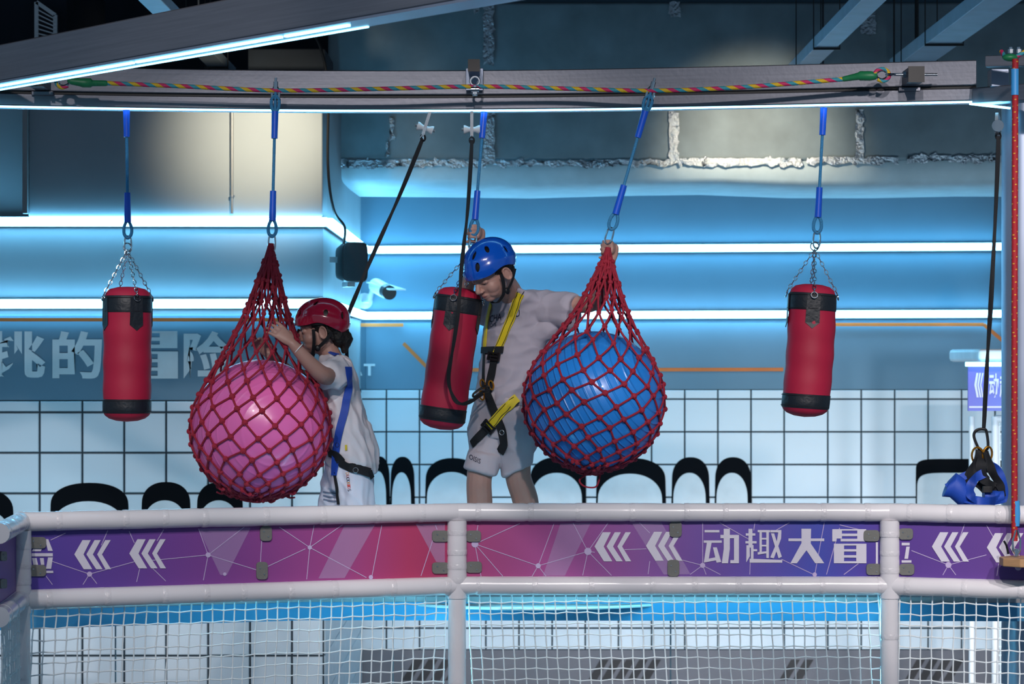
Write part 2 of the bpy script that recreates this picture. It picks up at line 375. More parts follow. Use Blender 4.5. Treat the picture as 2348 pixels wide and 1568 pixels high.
for gx, ns, wdh in ((925, 4, 132), (1352, 5, 150), (1790, 2, 62), (2078, 4, 118)):
    for k in range(ns):
        x = gx+k*wdh/ns; st = wdh/ns*.66
        q = [P(x+24, 1512, DW2-.014), P(x+24+st, 1512, DW2-.014), P(x-4+st, 1560, DW2-.014), P(x-4, 1560, DW2-.014)]
        MB().add(q+[a+V((0, .003, 0)) for a in q], [(0,1,2,3),(7,6,5,4),(0,4,5,1),(1,5,6,2),(2,6,7,3),(3,7,4,0)]).build('hatch_stripe', 'hatch', wb)
# large outlined letters painted over the tiles
def arch(x0, x1, top, band, D, parent, lean=6, pw=2.25, right=1):
    def poly(xa, xb, t, yy, ln, sq, dr):
        c, h = (xa+xb)/2, (xb-xa)/2; pts = []
        for i in range(21):
            a = math.pi*(1-i/20); ca, sa = math.cos(a), math.sin(a)
            pts.append((c+h*math.copysign(abs(ca)**(2/sq), ca), t+dr*(1-abs(sa)**(2/sq))))
        return [(xa-ln, yy)]+pts+[(xb+ln*right, yy)]
    bot = 1345 if D > 14 else 1400
    for nm, m, pl, dd in (('letter_outline', 'letterblack', poly(x0, x1, top, bot, lean, pw, 50), .012), ('letter_face', 'letterwhite', poly(x0+3, x1-8, top+band, bot-12, lean-2, 2.1 if pw < 4 else 6, 58), .017)):
        mb = MB(); a = [P(x, y, D-dd) for x, y in pl]; b = [p+V((0, .008, 0)) for p in a]; k = len(a)
        mb.add(a+b, [tuple(range(k)), tuple(range(2*k-1, k-1, -1))]+[(i, k+i, k+(i+1) % k, (i+1) % k) for i in range(k)]); mb.build(nm, m, parent)
for a in ((-110, 30, 1122, 46), (116, 294, 1107, 42), (325, 436, 1105, 42), (452, 556, 1105, 42)): arch(*a, DW1, wl)
for a in ((846, 893, 1046, 34), (896, 950, 1047, 36), (976, 1100, 1050, 32), (1216, 1342, 1048, 36), (1368, 1526, 1050, 36), (1541, 1626, 1048, 36), (1640, 1722, 1048, 36)): arch(*a, DW2, wb)
arch(2100, 2330, 1052, 32, DW2, wb, 0, 7)
# orange lines
def stripe(pts, D, parent, t=8):
    for a, b in zip(pts, pts[1:]): MB().bar(P(*a, D-.004), P(*b, D-.004), .006, t*D/F).build('orange_line', 'orange', parent)
stripe([(-800, 733), (742, 733)], DW1-.012, wl); stripe([(826, 745), (925, 745)], DW2-.012, wb)
stripe([(925, 787), (985, 848), (1796, 847)], DW2, wb); stripe([(1896, 744), (2256, 744), (2330, 808)], DW2-.012, wb)
# white slogan on the left wall and the smaller one on the far wall
for s, x0, x1 in (('挑', -32, 104), ('的', 120, 234), ('冒', 252, 408), ('险', 421, 532)):
    if s == '冒': continue
    mb = MB(); text_rect(mb, s, x0, 759, x1, 868, DW1-.004, .03); mb.build('slogan_letter', 'walltext', wl)
for s, x0, x1 in (('E', 782, 803), ('A', 806, 831), ('T', 834, 860)):
    mb = MB(); text_rect(mb, s, x0+24 if s == 'E' else x0, 834, x1 if s != 'E' else 829, 861, DW2-.003, .03)
    if s != 'E': mb.build('slogan_letter', 'walltext', wb)
# light strips
def led(name, segs, label, hh=.036):
    t = thing(name, label, 'light strip', segs[0][0], 'wall light strips')
    for a, b in segs:
        MB().bar(a, b, .03, hh).build('light_tube', 'ledcore', t)
        o_ = V((0, .018, 0)) if abs((b-a).x) > .5 else V((-.018, 0, 0))
        MB().bar(a+o_, b+o_, .006, hh+.012).build('mounting_channel', 'plastic', t)
led('light_strip', [(P(-800, 507, DW1-.02), V((XC+.02, DW1-.02, zz(509, DW1)))), (V((XC+.035, DW1-.02, zz(509, DW1))), V((XC+.035, DW2-.03, zz(572, DW2)))), (V((XC+.02, DW2-.03, zz(573, DW2))), P(2300, 565, DW2-.03))],
    'upper glowing white-blue light strip running round the wall corner')
led('light_strip', [(P(-800, 697, DW1-.02), V((XC+.02, DW1-.02, zz(696, DW1)))), (V((XC+.035, DW1-.02, zz(696, DW1))), V((XC+.035, DW2-.03, zz(724, DW2)))), (V((XC+.02, DW2-.03, zz(724, DW2))), P(2300, 719, DW2-.03))],
    'lower glowing white-blue light strip running round the wall corner')
# conduit, cable
t = thing('wall_conduit', 'thin vertical metal conduit in the warm spot of light', 'conduit', P(532, 492, 12.86))
MB().cyl(P(532, 170, 12.965), P(532, 490, 12.965), .008, 10).build('pipe', 'conduit', t); MB().cyl(P(532, 447, 12.965), P(532, 452, 12.965), .013, 10).build('coupling', 'zinc', t)
MB().tube(spline([P(708, 60, 13), P(735, 110, 13), P(752, 200, 13.0), P(752, 380, 13.0), P(765, 480, 13.05), P(790, 520, 13.1), P(788, 560, 13.1)], 8), .007, 8).build('speaker_cable', 'black', label='black cable running down the column corner to the loudspeaker', cat='cable')
# foil wrapped duct
dt = thing('air_duct', 'huge foil-wrapped rectangular air duct below the ceiling', 'duct', P(1500, 425, 14.6))
DX0 = xx(752, 14.4)
MB().box((DX0, 14.4, zz(368, 14.4)), (5.2, DW2, zz(4, 14.4))).build('side_panel', 'duct', dt, bevel=.02)
MB().loft([(V((DX0+.05, 14.9, zz(372, 14.4)-.02)), V((0, .48, 0)), V((0, 0, .065))), (V((DX0+.12, 14.95, zz(372, 14.4)-.035)), V((0, .56, 0)), V((0, 0, .10)))]+
          [(V((DX0+.12+.5*k, 14.98, zz(372, 14.4)-.035+.006*math.sin(k*2.1))), V((0, .56, 0)), V((0, 0, .10+.008*math.sin(k*1.3)))) for k in range(1, 12)], 28, pw=5).build('belly_panel', 'ductbelly', dt)
def foil(x0, x1, y0, y1, seed, D=14.39):
    mb = MB(); nx, ny = max(3, int((x1-x0)/7)), max(3, int((y1-y0)/7)); vs, fs = [], []
    for i in range(nx+1):
        for j in range(ny+1):
            e = noise.noise(V((i*.7+seed, j*.55, seed)))*9; e2 = noise.noise(V((i*.5, seed*3., j*.5+4)))*9; p = P(x0+(x1-x0)*i/nx+(e if 0 < i < nx else e*.8), y0+(y1-y0)*j/ny+e2, D-.006-.012*abs(noise.noise(V((i*1.3, j*1.1, seed+3))))); vs.append(p)
    for i in range(nx):
        for j in range(ny): a = i*(ny+1)+j; fs.append((a, a+1, a+ny+2, a+ny+1))
    mb.add(vs, fs).build('foil_tape', 'foil', dt, 180)
for q in ((1108, 1132, 8, 150, 1), (1108, 1134, 255, 378, 2), (1534, 1556, 255, 378, 3), (1962, 1980, 250, 362, 4), (893, 903, 270, 322, 5), (884, 892, 325, 358, 6), (765, 1110, 366, 384, 7), (1130, 1370, 368, 382, 8),
          (1370, 1540, 366, 382, 9), (1555, 1840, 362, 380, 10), (1850, 2060, 360, 376, 11), (2080, 2300, 356, 373, 12), (1086, 1100, 4, 30, 13), (1973, 2008, 30, 78, 14), (1535, 1560, 5, 40, 15), (2268, 2276, 352, 372, 16)): foil(*q)
# ceiling steel running towards the hall
def joist(px, py, D0, D1, wd, ht, label):
    z = zz(py, D0); x = xx(px, D0)
    t = thing('ceiling_beam', label, 'beam', (x, D0, z-ht/2), 'light steel ceiling beams')
    MB().bar((x, D0, z), (x, D1, z), wd, ht).build('channel', 'beamblue', t, bevel=.004)
    for y in (D0-.5, D0-1.3):
        mb = MB().bar((x-wd/2-.012, y, z-ht/2-.008), (x+wd/2+.012, y, z-ht/2-.008), .012, .012)
        for sx in (-1, 1): mb.cyl((x+sx*(wd/2+.01), y, z-ht/2-.01), (x+sx*(wd/2+.01), y, z+.9), .003, 6)
        mb.build('hanger', 'black', t)
joist(1830, 160, 14.3, 9.0, .11, .06, 'thin blue steel beam under the ceiling, left of two at right')
joist(2075, 150, 14.3, 9.0, .17, .07, 'wider blue steel beam under the ceiling near the right post')
joist(520, 165, 14.3, 9.0, .10, .05, 'blue steel beam seen behind the sloping steel beam at left')
for px, nm in ((1887, 'a'), (2050, 'b'), (2102, 'c'), (455, 'd')):
    MB().cyl(P(px, 155 if px > 500 else 40, 14.1), P(px, -200, 14.1), .005 if px != 2102 else .011, 8).build('hanger_rod', 'black' if px != 455 else 'conduit', label={1887: 'thin dark rod left of the thin blue ceiling beam', 2050: 'thin dark rod between the two blue ceiling beams', 2102: 'thick black rod beside the wide ceiling beam', 455: 'grey rod above the sloping beam at top left'}[px], cat='rod')
t = thing('air_vent', 'small white louvred air vent in the dark at top left', 'vent', P(105, 90, 13.6))
for a, b in (((84, 5), (84, 130)), ((127, 35), (127, 130)), ((84, 5), (127, 35))): MB().bar(P(*a, 13.6), P(*b, 13.6), .02, .02).build('frame', 'white', t)
for k in range(9): MB().bar(P(86, 22+k*11, 13.6), P(126, 44+k*8.5, 13.6), .03, .006).build('louvre', 'white', t)
MB().box((xx(-80, 13.8), 13.7, zz(180, 13.8)), (xx(160, 13.8), 15, zz(-80, 13.8))).build('branch_duct', 'dark', label='dark ventilation box carrying the white vent at top left', cat='duct')

# speaker, camera
t = thing('loudspeaker', 'black wall loudspeaker at the corner between the two light strips', 'speaker', P(803, 648, 13.5))
Ms = Matrix.Translation(P(803, 602, 13.5)) @ Matrix.Rotation(.35, 4, 'Z')
MB().loft([(V((0, -.09, 0)), V((.068, 0, 0)), V((0, 0, .098))), (V((0, -.07, 0)), V((.074, 0, 0)), V((0, 0, .104))), (V((0, .08, 0)), V((.056, 0, 0)), V((0, 0, .085)))], 28, Ms, 6).build('cabinet', 'black', t)
MB().loft([(V((0, -.093, 0)), V((.062, 0, 0)), V((0, 0, .092))), (V((0, -.089, 0)), V((.064, 0, 0)), V((0, 0, .094)))], 28, Ms, 6).build('grille', 'blackweb', t)
MB().box((-.02, -.02, -.125), (.02, .08, -.1), Ms).box((-.2, .02, .0), (-.05, .05, .03), Ms).build('wall_bracket', 'zinc', t)
t = thing('security_camera', 'white bullet security camera beside the loudspeaker', 'camera', P(868, 700, 16.0))
MB().cyl(P(862, 655, 15.95), P(886, 668, 15.6), .045, 16).ell(P(862, 655, 15.95), .045).build('housing', 'white', t)
MB().cyl(P(884, 667, 15.62), P(893, 671, 15.5), .043, 16).build('lens', 'black', t); MB().bar(P(858, 648, 15.9), P(912, 664, 15.45), .10, .008).build('sun_shade', 'white', t)
MB().tube([P(852, 668, 15.95), P(848, 690, 15.95), P(834, 690, 16.2)], .014, 8, round_ends=True).build('arm', 'plastic', t); MB().cyl(P(836, 690, 16.2), P(836, 690, 16.3), .05, 16).build('base', 'plastic', t)

# booth far right: banner, light, goal-like frame with net
t = thing('booth', 'white-roofed booth with blue banner and light bar behind the right post', 'booth', V((xx(2262, 14), 14, 0)))
MB().box((xx(2240, 14), 13.95, zz(830, 14)), (xx(2420, 14), 14.9, zz(800, 14))).build('roof', 'white', t, bevel=.02)
MB().cyl(P(2214, 835, 13.9), P(2400, 835, 13.9), .012, 10).build('light_bar', 'ledsmall', t)
bb = MB().box((xx(2220, 14), 14, zz(942, 14)), (xx(2420, 14), 14.02, zz(840, 14))).build('banner', 'grad_d', t)
MB().box((xx(2222, 14), 13.996, zz(935, 14)), (xx(2420, 14), 14, zz(931, 14))).build('banner_line', 'printwhite', bb)
for s, x0, x1 in (('动', 2268, 2290), ('趣', 2292, 2316)):
    mb = MB(); text_rect(mb, s, x0, 856, x1, 912, 13.994, .02); mb.build('banner_letter', 'printwhite', bb)
CHV = [[(0, 110), (63, 0), (126, 0), (71, 110), (138, 224), (73, 224)], [(93, 110), (156, 0), (203, 0), (143, 110), (218, 224), (168, 224)], [(176, 110), (238, 0), (280, 0), (213, 110), (283, 224), (240, 224)]]
for pl in CHV:
    a = [P(2234+x*.075, 855+y*.25, 13.994) for x, y in pl]; MB().add(a, [tuple(range(len(a)))]).build('banner_chevron', 'printwhite', bb)
for px in (2228, 2282): MB().cyl(V((xx(px, 14.3), 14.3, 0)), V((xx(px, 14.3), 14.3, zz(955, 14.3))), .02 if px == 2282 else .016, 12).build('post', 'white', t)
MB().cyl(P(2282, 960, 14.3), P(2420, 960, 14.3), .02, 12).build('crossbar', 'white', t)
mb = MB()
for k in range(8): mb.tube([P(2292+k*12, 962, 14.3), P(2294+k*12, 1600, 14.3)], .004, 4)
for k in range(30): mb.tube([P(2284, 976+k*19.5, 14.3), P(2390, 974+k*19.5, 14.3)], .004, 4)
mb.build('netting', 'net', t)

# ------------------------------------------------------------------ platform
ZP = HC-.888
pl = thing('platform', 'blue-edged raised platform the children stand on behind the banner boards', 'platform', (0, 10.5, ZP-.09))
fr = [V((xx(-160, 9.2), 9.2, 0)), V((xx(40, 9.4), 9.4, 0)), V((xx(700, 9.72), 9.72, 0)), V((xx(2420, 9.68), 9.68, 0))]
bk = [V((2.3, 11.6, 0)), V((-2.4, 11.6, 0))]
def slab(z0, z1, off): return MB().prism([(p.x, p.y+off if p.y < 11 else p.y) for p in fr+bk], z0, z1, Matrix.Identity(4))
slab(ZP-.02, ZP, .012).build('deck', 'deck', pl); slab(ZP-.087, ZP-.02, 0).build('fascia', 'fascia', pl)
cv = [(xx(1232, 9.56)+.69*math.cos(math.radians(a)), 10.25+.69*math.sin(math.radians(a))) for a in range(200, 341, 5)]
MB().prism(cv+[(cv[-1][0], 9.9), (cv[0][0], 9.9)], ZP-.034, ZP-.024, Matrix.Identity(4)).build('curved_step', 'deck', pl)
MB().tube([V((x, y, ZP-.030)) for x, y in cv], .0055, 8).build('curved_lip', 'white', pl)

# ------------------------------------------------------------------ padded railing
RX = [(-2, 8.35), (48, 8.95), (1048, 9.5), (2040, 9.5), (2420, 9.30)]
RP = [V((xx(a, d), d, 0)) for a, d in RX]
ZT, ZL, RR = HC-.561, HC-.828, .0335
def rz(i, z): return V((RP[i].x, RP[i].y, z))
gr = thing('guard_railing', 'white padded pipe railing with glossy wrapped tubes', 'railing', (0, 9.5, 0))
def padded(a, b, r, name, seed, step=.19):
    rnd = random.Random(seed); L = (b-a).length; n = max(4, int(L/.012)); pts, rad = [], []; seams = []
    s_ = rnd.uniform(.05, .12)
    while s_ < L-.03: seams.append(s_); s_ += step*rnd.uniform(.7, 1.25)
    d = (b-a).normalized()
    for i in range(n+1):
        s_ = L*i/n; q = min([abs(s_-t_) for t_ in seams]+[9]); pts.append(a+d*s_+V((0, 0, .0016*noise.noise(V((s_*7, seed, 0)))))); rad.append(r*(1-.05*math.exp(-(q/.008)**2)+.018*noise.noise(V((s_*16, seed, 2)))))
    o = MB().tube(pts, rad, 20, round_ends=False).build(name, 'pvc', gr)
    for t_ in seams:
        mb = MB(); c = a+d*(t_+.012); mb.tube([c+d*e for e in (-.011, -.006, .006, .011)], [r*.99, r*1.018, r*1.018, r*.99], 20); mb.build('tape_seam', 'pvcseam', o)
for i in range(4):
    padded(rz(i, ZT), rz(i+1, ZT), RR, 'top_rail', i+1); padded(rz(i, ZL), rz(i+1, ZL), RR, 'lower_rail', i+11)
for i in (1, 2, 3):
    padded(rz(i, 1.6), rz(i, ZL), RR*.97, 'post', i+20, .4); padded(rz(i, ZL-.045), rz(i, ZT-.03), RR*1.07, 'post_sleeve', i+30, .06)
    if i == 1:
        for z in (ZT, ZL): MB().ell(rz(i, z), RR*1.05).build('joint_cap', 'pvc', gr)
# safety netting under the lower rail
def netting(i0, i1, label, seed):
    a, b = RP[i0], RP[i1]; d = (b-a).normalized(); a = a+d*.04; b = b-d*.04; L = (b-a).length; n = int(L/.0385); rows = 9; mb = MB(); y_ = V((0, .02, 0))
    def node(i, j):
        u_ = i/n; q = a+(b-a)*(u_+(.0022*j*(1 if seed == 3 else -.9))*.6)+y_
        return V((q.x+.004*noise.noise(V((i*.6, j*.7, seed))), q.y, ZL-RR*.6-.0405*j+(.006 if j else 0)*noise.noise(V((i*.25, j*.4, seed+5)))+(.0018 if (i+j) % 2 else -.0018)*(j > 0)))
    for i in range(n+1): mb.tube([node(i, j) for j in range(rows+1)], .0026, 6)
    for j in range(1, rows+1): mb.tube([node(i, j) for i in range(n+1)], .0026, 6)
    for i in range(n+1):
        for j in range(1, rows+1): mb.ell(node(i, j), (.0046, .0046, .0046), n=6, k=4)
    mb.build('safety_net', 'net', label=label, cat='net', group='white rope nets below the railing')
netting(0, 1, 'narrow strip of white rope net at the far left edge', 1); netting(1, 2, 'white rope net left of the centre post', 2)
netting(2, 3, 'white rope net right of the centre post', 3); netting(3, 4, 'white rope net right of the rightmost post', 4)
# hidden-side light strips of the course: on the back of the lower rail and posts
t = thing('rail_light_strip', 'cyan light strip behind the lower padded rail', 'light strip', rz(2, ZL))
for i in (1, 2): MB().bar(rz(i, ZL-.012)+V((.12, .05, 0)), rz(i+1, ZL-.012)+V((-.12, .05, 0)), .012, .02).build('light_tube', 'ledhall', t); MB().bar(rz(i, ZL+.002)+V((.1, .052, 0)), rz(i+1, ZL+.002)+V((-.1, .052, 0)), .03, .006).build('channel', 'plastic', t)  # channel is an unseen bar added over the tubes to block their upward light
t2 = thing('deck_light_tube', 'cyan light tube slung low under the platform behind the nets', 'light strip', V((0, 9.9, HC-1.46)))
for x0, x1 in ((-1.7, -.75), (-.65, .3), (.4, 1.35)):
    MB().cyl((x0, 9.9, HC-1.45), (x1, 9.9, HC-1.45), .014, 10).build('light_tube', 'ledhall', t2); MB().cyl((x0+.2, 9.9, HC-1.45), (x0+.2, 9.9, HC-.975), .003, 6).build('hanger', 'zinc', t2)
for i, xs in ((2, (-1, 1)), (3, (-1,))):
    for s_ in xs: MB().bar(rz(i, 2.4)+V((s_*.022, .033, 0)), rz(i, ZL-.05)+V((s_*.022, .033, 0)), .012, .008).build('light_tube', 'ledhall', t)

# banner boards
def board(i0, i1, trim0, trim1, gm, label):
    a, b = RP[i0], RP[i1]; d = (b-a).normalized(); nrm = V((d.y, -d.x, 0)); a = a+d*trim0-nrm*.012; b = b-d*trim1-nrm*.012
    z0, z1 = ZL+RR-.004, ZT-RR+.004; c = (a+b)/2; L = (b-a).length
    t = thing('banner_board', label, 'banner', V((c.x, c.y, z0)), 'purple banner boards on the railing')
    me = MB().box((-L/2, 0, 0), (L/2, .006, z1-z0)).mesh('panel', gm, V((0, 0, 0)))
    M3 = Matrix((( d.x, -nrm.x, 0), (d.y, -nrm.y, 0), (0, 0, 1))); pnl = put('panel', me, V((c.x, c.y, z0)), t); pnl.rotation_euler = M3.to_euler()
    me2 = MB().box((-L/2, -.001, 0), (L/2, 0, .0035)).mesh('edge_trim', 'printwhite', V((0, 0, 0))); e = put('edge_trim', me2, V((c.x, c.y, z0)), t); e.rotation_euler = M3.to_euler()
    def q(px, py, off):                                       # pixel on the board's plane -> point
        r = (P(px, py, 10)-EYE); k = (a-EYE).dot(nrm)/r.dot(nrm); return EYE+r*k+nrm*off
    return t, q, nrm
def poly_on(q, nrm, pts, off, th=.0006):
    a = [q(x, y, off) for x, y in pts]; b = [p-nrm*th for p in a]; k = len(a)
    return MB().add(a+b, [tuple(range(k)), tuple(range(2*k-1, k-1, -1))]+[(i, k+i, k+(i+1) % k, (i+1) % k) for i in range(k)])
def join(mbs):
    o = MB()
    for m_ in mbs: o.add(m_.v, m_.f)
    return o
def lines_on(t, q, nrm, segs, nodes, facets):
    for f_ in facets: poly_on(q, nrm, f_, .0012).build('printed_facet', 'facet', t)
    for x0, y0, x1, y1 in segs:
        L = math.hypot(x1-x0, y1-y0); ux, uy = -(y1-y0)/L*.75, (x1-x0)/L*.75
        poly_on(q, nrm, [(x0+ux, y0+uy), (x1+ux, y1+uy), (x1-ux, y1-uy), (x0-ux, y0-uy)], .0018).build('printed_line', 'lilac', t)
    for x, y, r in nodes: poly_on(q, nrm, [(x+r*math.cos(a*.524), y+r*math.sin(a*.524)) for a in range(12)], .0022).build('printed_dot', 'lilac', t)
def chevron(t, q, nrm, x, y, s=.298):
    for pl_ in CHV: poly_on(q, nrm, [(x+a*s, y+b*s) for a, b in pl_], .0028).build('chevron', 'printwhite', t)
def R4(x0, y0, x1, y1): return [(x0, y0), (x1, y0), (x1, y1), (x0, y1)]
def glyph(t, q, nrm, polys, ox, oy, s):
    o = MB()
    for k_, p_ in enumerate(polys): m_ = poly_on(q, nrm, [(ox+x/s, oy+y/s) for x, y in p_], .0026+.00012*k_); o.add(m_.v, m_.f)
    o.build('letter', 'printwhite', t)
def clips(t, q, nrm, spots):
    for x, y, wd, ht in spots:
        pts = []; r = min(wd, ht)*.28
        for cx, cy, a0 in ((x+wd/2-r, y-ht/2+r, -90), (x+wd/2-r, y+ht/2-r, 0), (x-wd/2+r, y+ht/2-r, 90), (x-wd/2+r, y-ht/2+r, 180)):
            pts += [(cx+r*math.cos(math.radians(a0+k*30)), cy+r*math.sin(math.radians(a0+k*30))) for k in range(4)]
        o = poly_on(q, nrm, pts, .008, .008).build('clip', 'clip', t, bevel=.0012)
        for sx in (-.2, .18): MB().cyl(q(x+wd*sx, y+ht*(.2 if sx > 0 else -.15), .008), q(x+wd*sx, y+ht*(.2 if sx > 0 else -.15), .0096), .0028, 8).build('screw', 'zinc', o)
GD = [[R4(1058,285,1172,303), R4(1052,365,1190,383), [(1075,383),(1112,383),(1090,505),(1052,535)], [(1088,505),(1140,495),(1150,517),(1052,535)], [(1122,418),(1152,418),(1186,530),(1150,536)],
       [(1205,275),(1252,275),(1252,430),(1238,540),(1190,540),(1205,430)], R4(1180,322,1322,348), R4(1284,348,1322,540), R4(1256,516,1284,540)],
      [R4(1396,275,1426,420), R4(1375,310,1448,328), R4(1372,370,1458,388), R4(1414,400,1434,505), R4(1434,432,1462,448), [(1380,402),(1404,402),(1406,485),(1378,535)], [(1404,505),(1655,515),(1655,536),(1404,536)],
       R4(1466,285,1562,302), R4(1480,302,1498,470), R4(1532,302,1552,500), R4(1498,345,1532,358), R4(1498,398,1532,411), [(1466,455),(1532,448),(1532,464),(1466,474)],
       R4(1564,285,1648,303), [(1568,310),(1592,310),(1652,490),(1626,502)], [(1624,303),(1648,303),(1646,350),(1590,502),(1562,496),(1612,380)]],
      [R4(1703,350,1978,370), [(1803,275),(1877,275),(1874,395),(1768,540),(1718,540),(1803,385)], [(1836,432),(1872,385),(1978,540),(1908,540)]],
      [R4(2040,278,2114,350), R4(2232,278,2300,372), R4(2040,278,2300,289), R4(2114,312,2232,332), R4(2104,352,2240,372), R4(2040,340,2072,372), R4(2052,390,2130,540), R4(2224,390,2302,540), R4(2052,390,2302,404), R4(2130,432,2224,450), R4(2130,478,2224,497), R4(2130,524,2224,540)]]
mb = MB()
for k, p_ in enumerate(GD[3]):
    a = [P(252+(x-2040)*156/262, 759+(y-278)*109/262, DW1-.004-.0003*k) for x, y in p_]; mb.add(a, [tuple(range(len(a)))])
mb.build('slogan_letter', 'walltext', wl)
t, q, n_ = board(1, 2, .03, .03, 'grad_a', 'purple to pink banner board with white chevrons left of the centre post')
lines_on(t, q, n_, [(477,1272,345,1285), (477,1272,455,1212), (477,1272,560,1208), (477,1272,466,1330), (477,1272,590,1307), (600,1235,597,1290), (610,1300,700,1258), (710,1255,720,1204), (710,1255,785,1203), (710,1255,640,1208), (710,1255,703,1328), (710,1255,840,1324),
                   (875,1204,852,1324), (992,1238,965,1320), (998,1204,1002,1214), (205,1316,120,1287), (205,1316,190,1340), (205,1316,222,1338), (205,1316,310,1287), (247,1216,232,1250), (296,1218,308,1245), (375,1214,360,1240), (105,1320,120,1340), (320,1304,313,1334), (350,1303,380,1332), (116,1238,150,1222)],
         [(477,1272,6), (205,1316,6), (515,1316,4), (710,1255,5), (850,1323,5)], [[(455,1212),(560,1209),(505,1318)], [(790,1204),(860,1202),(790,1325),(730,1326)], [(953,1201),(1020,1200),(1020,1290),(1000,1288)], [(560,1209),(575,1209),(520,1318),(505,1318)]])
chevron(t, q, n_, 170, 1238); chevron(t, q, n_, 296, 1236)
glyph(t, q, n_, [[(345,355),(370,355),(405,445),(368,445)], [(256,428),(322,428),(312,448),(245,448)], R4(243,463,405,487), [(245,500),(280,500),(292,552),(256,552)], [(305,500),(335,500),(340,552),(314,552)], [(368,495),(405,495),(392,583),(352,583)], R4(355,598,408,615)], 0, 1130, 3.354)
clips(t, q, n_, [(84,1244,42,26), (84,1308,42,26), (609,1223,27,34), (600,1308,26,40), (1009,1229,38,26), (1009,1302,38,26)])
t, q, n_ = board(2, 3, .03, .03, 'grad_b', 'pink to blue banner board with large white characters between the two posts')
lines_on(t, q, n_, [(1089,1247,1096,1204), (1089,1247,1192,1200), (1089,1247,1234,1297), (1089,1247,1153,1321), (1089,1247,1103,1321), (1234,1297,1270,1201), (1234,1297,1348,1264), (1234,1297,1220,1321), (1234,1297,1252,1321), (1348,1264,1314,1199), (1348,1264,1394,1199), (1348,1264,1336,1319), (1348,1264,1402,1319),
                   (1348,1264,1364,1266), (1432,1260,1482,1258), (1466,1198,1490,1222), (1565,1284,1611,1296), (1611,1296,1611,1198), (1611,1296,1582,1317), (1611,1296,1652,1317), (1611,1296,1619,1317), (1486,1316,1490,1286), (1650,1198,1720,1238), (1731,1198,1728,1216), (1780,1215,1810,1198), (1720,1291,1719,1317), (1792,1282,1868,1318), (1868,1318,1890,1198), (1895,1317,1925,1210), (1935,1317,1968,1292), (1925,1203,1975,1215)],
         [(1089,1247,8), (1234,1297,6), (1348,1264,8.5), (1611,1296,6), (1868,1317,5)], [[(1285,1200),(1355,1198),(1295,1320),(1245,1320)], [(1448,1198),(1516,1197),(1583,1316),(1522,1317)]])
chevron(t, q, n_, 1363, 1220, .298); chevron(t, q, n_, 1481, 1219, .296)
for g in GD: glyph(t, q, n_, g, 1300, 1130, 3.354)
glyph(t, q, n_, [R4(2008, 1243, 2013, 1296)], 0, 0, 1)
clips(t, q, n_, [(1086,1229,34,26), (1087,1300,36,26), (1549,1213,28,36), (1544,1302,27,38), (1998,1228,36,26), (2003,1305,34,26)])
t, q, n_ = board(3, 4, .03, 0, 'grad_c', 'short purple banner board with chevrons right of the rightmost post')
lines_on(t, q, n_, [(2175,1295,2090,1262), (2175,1295,2162,1318), (2175,1295,2192,1318), (2175,1295,2262,1272), (2212,1202,2200,1235), (2262,1204,2280,1235), (2290,1292,2286,1320)], [(2175,1295,7), (2335,1300,8)], [])
chevron(t, q, n_, 2137, 1220, .300); chevron(t, q, n_, 2263, 1222, .300)
glyph(t, q, n_, [R4(780,408,845,430), [(818,440),(846,440),(832,540),(802,540)], R4(780,552,860,572)], 1850, 1130, 3.58)
clips(t, q, n_, [(2078,1224,32,26), (2080,1305,34,26)])
t, q, n_ = board(0, 1, 0, .03, 'grad_c', 'sliver of purple banner board at the far left edge')
clips(t, q, n_, [(4,1275,14,22), (4,1338,14,22)])

# ------------------------------------------------------------------ steel ring and spoke
BX = [(-620, 9.72), (-120, 10.0), (600, 10.2), (1300, 10.18), (2240, 9.86)]
BP = [V((xx(a, d), d, 0)) for a, d in BX]
ZB0, ZB1, ZB2 = HC+.962, HC+1.020, HC+1.122
def beam_y(px):
    for (a, d), (b, e) in zip(BX, BX[1:]):
        if px <= b: return d+(e-d)*(px-a)/(b-a)
    return BX[-1][1]
curve = spline(BP, 10)
def sweep(pts, y0, y1, z0, z1):
    vs, fs = [], []
    for p in pts: vs += [V((p.x, p.y+y0, z0)), V((p.x, p.y+y1, z0)), V((p.x, p.y+y1, z1)), V((p.x, p.y+y0, z1))]
    k = len(pts)
    for i in range(k-1):
        for j in range(4): fs.append((i*4+j, i*4+(j+1) % 4, i*4+4+(j+1) % 4, i*4+4+j))
    return MB().add(vs, fs+[(3,2,1,0), (k*4-4, k*4-3, k*4-2, k*4-1)])
ring = thing('ring_beam', 'long horizontal steel beam with light line from which bags and ropes hang', 'beam', V((0, 10.2, ZB0)))
sweep(curve, 0, .12, ZB1+.006, ZB2).build('upper_box', 'steel', ring, bevel=.005); sweep(curve, -.004, .12, ZB0+.006, ZB1-.004).build('lower_box', 'steel', ring, bevel=.005)
sweep(curve, .012, .11, ZB1-.004, ZB1+.006).build('joint_gap', 'black', ring)
sweep(curve, .006, .014, ZB0+.002, ZB0+.006).build('light_line', 'ledsmall', ring); sweep(curve, .034, .042, ZB0+.002, ZB0+.006).build('light_line', 'ledsmall', ring)
sweep(curve, .05, .11, ZB0+.003, ZB0+.006).build('cover_strip', 'steelblue', ring)
def bracket(px, name):                                        # stand-off that holds the rope in front of the beam
    y = beam_y(px); x = xx(px, y); z = ZB1+.035
    o = MB().box((x-.042, y-.012, ZB1-.012), (x+.042, y+.02, ZB1+.004)).box((x-.028, y-.17, z-.028), (x+.028, y, z+.028)).build(name, 'steel', ring, bevel=.003)
    MB().box((x-.03, y-.176, z-.03), (x+.03, y-.17, z+.03)).build('end_plug', 'black', o)
bracket(2085, 'standoff'); bracket(98, 'standoff')
y = beam_y(1088)
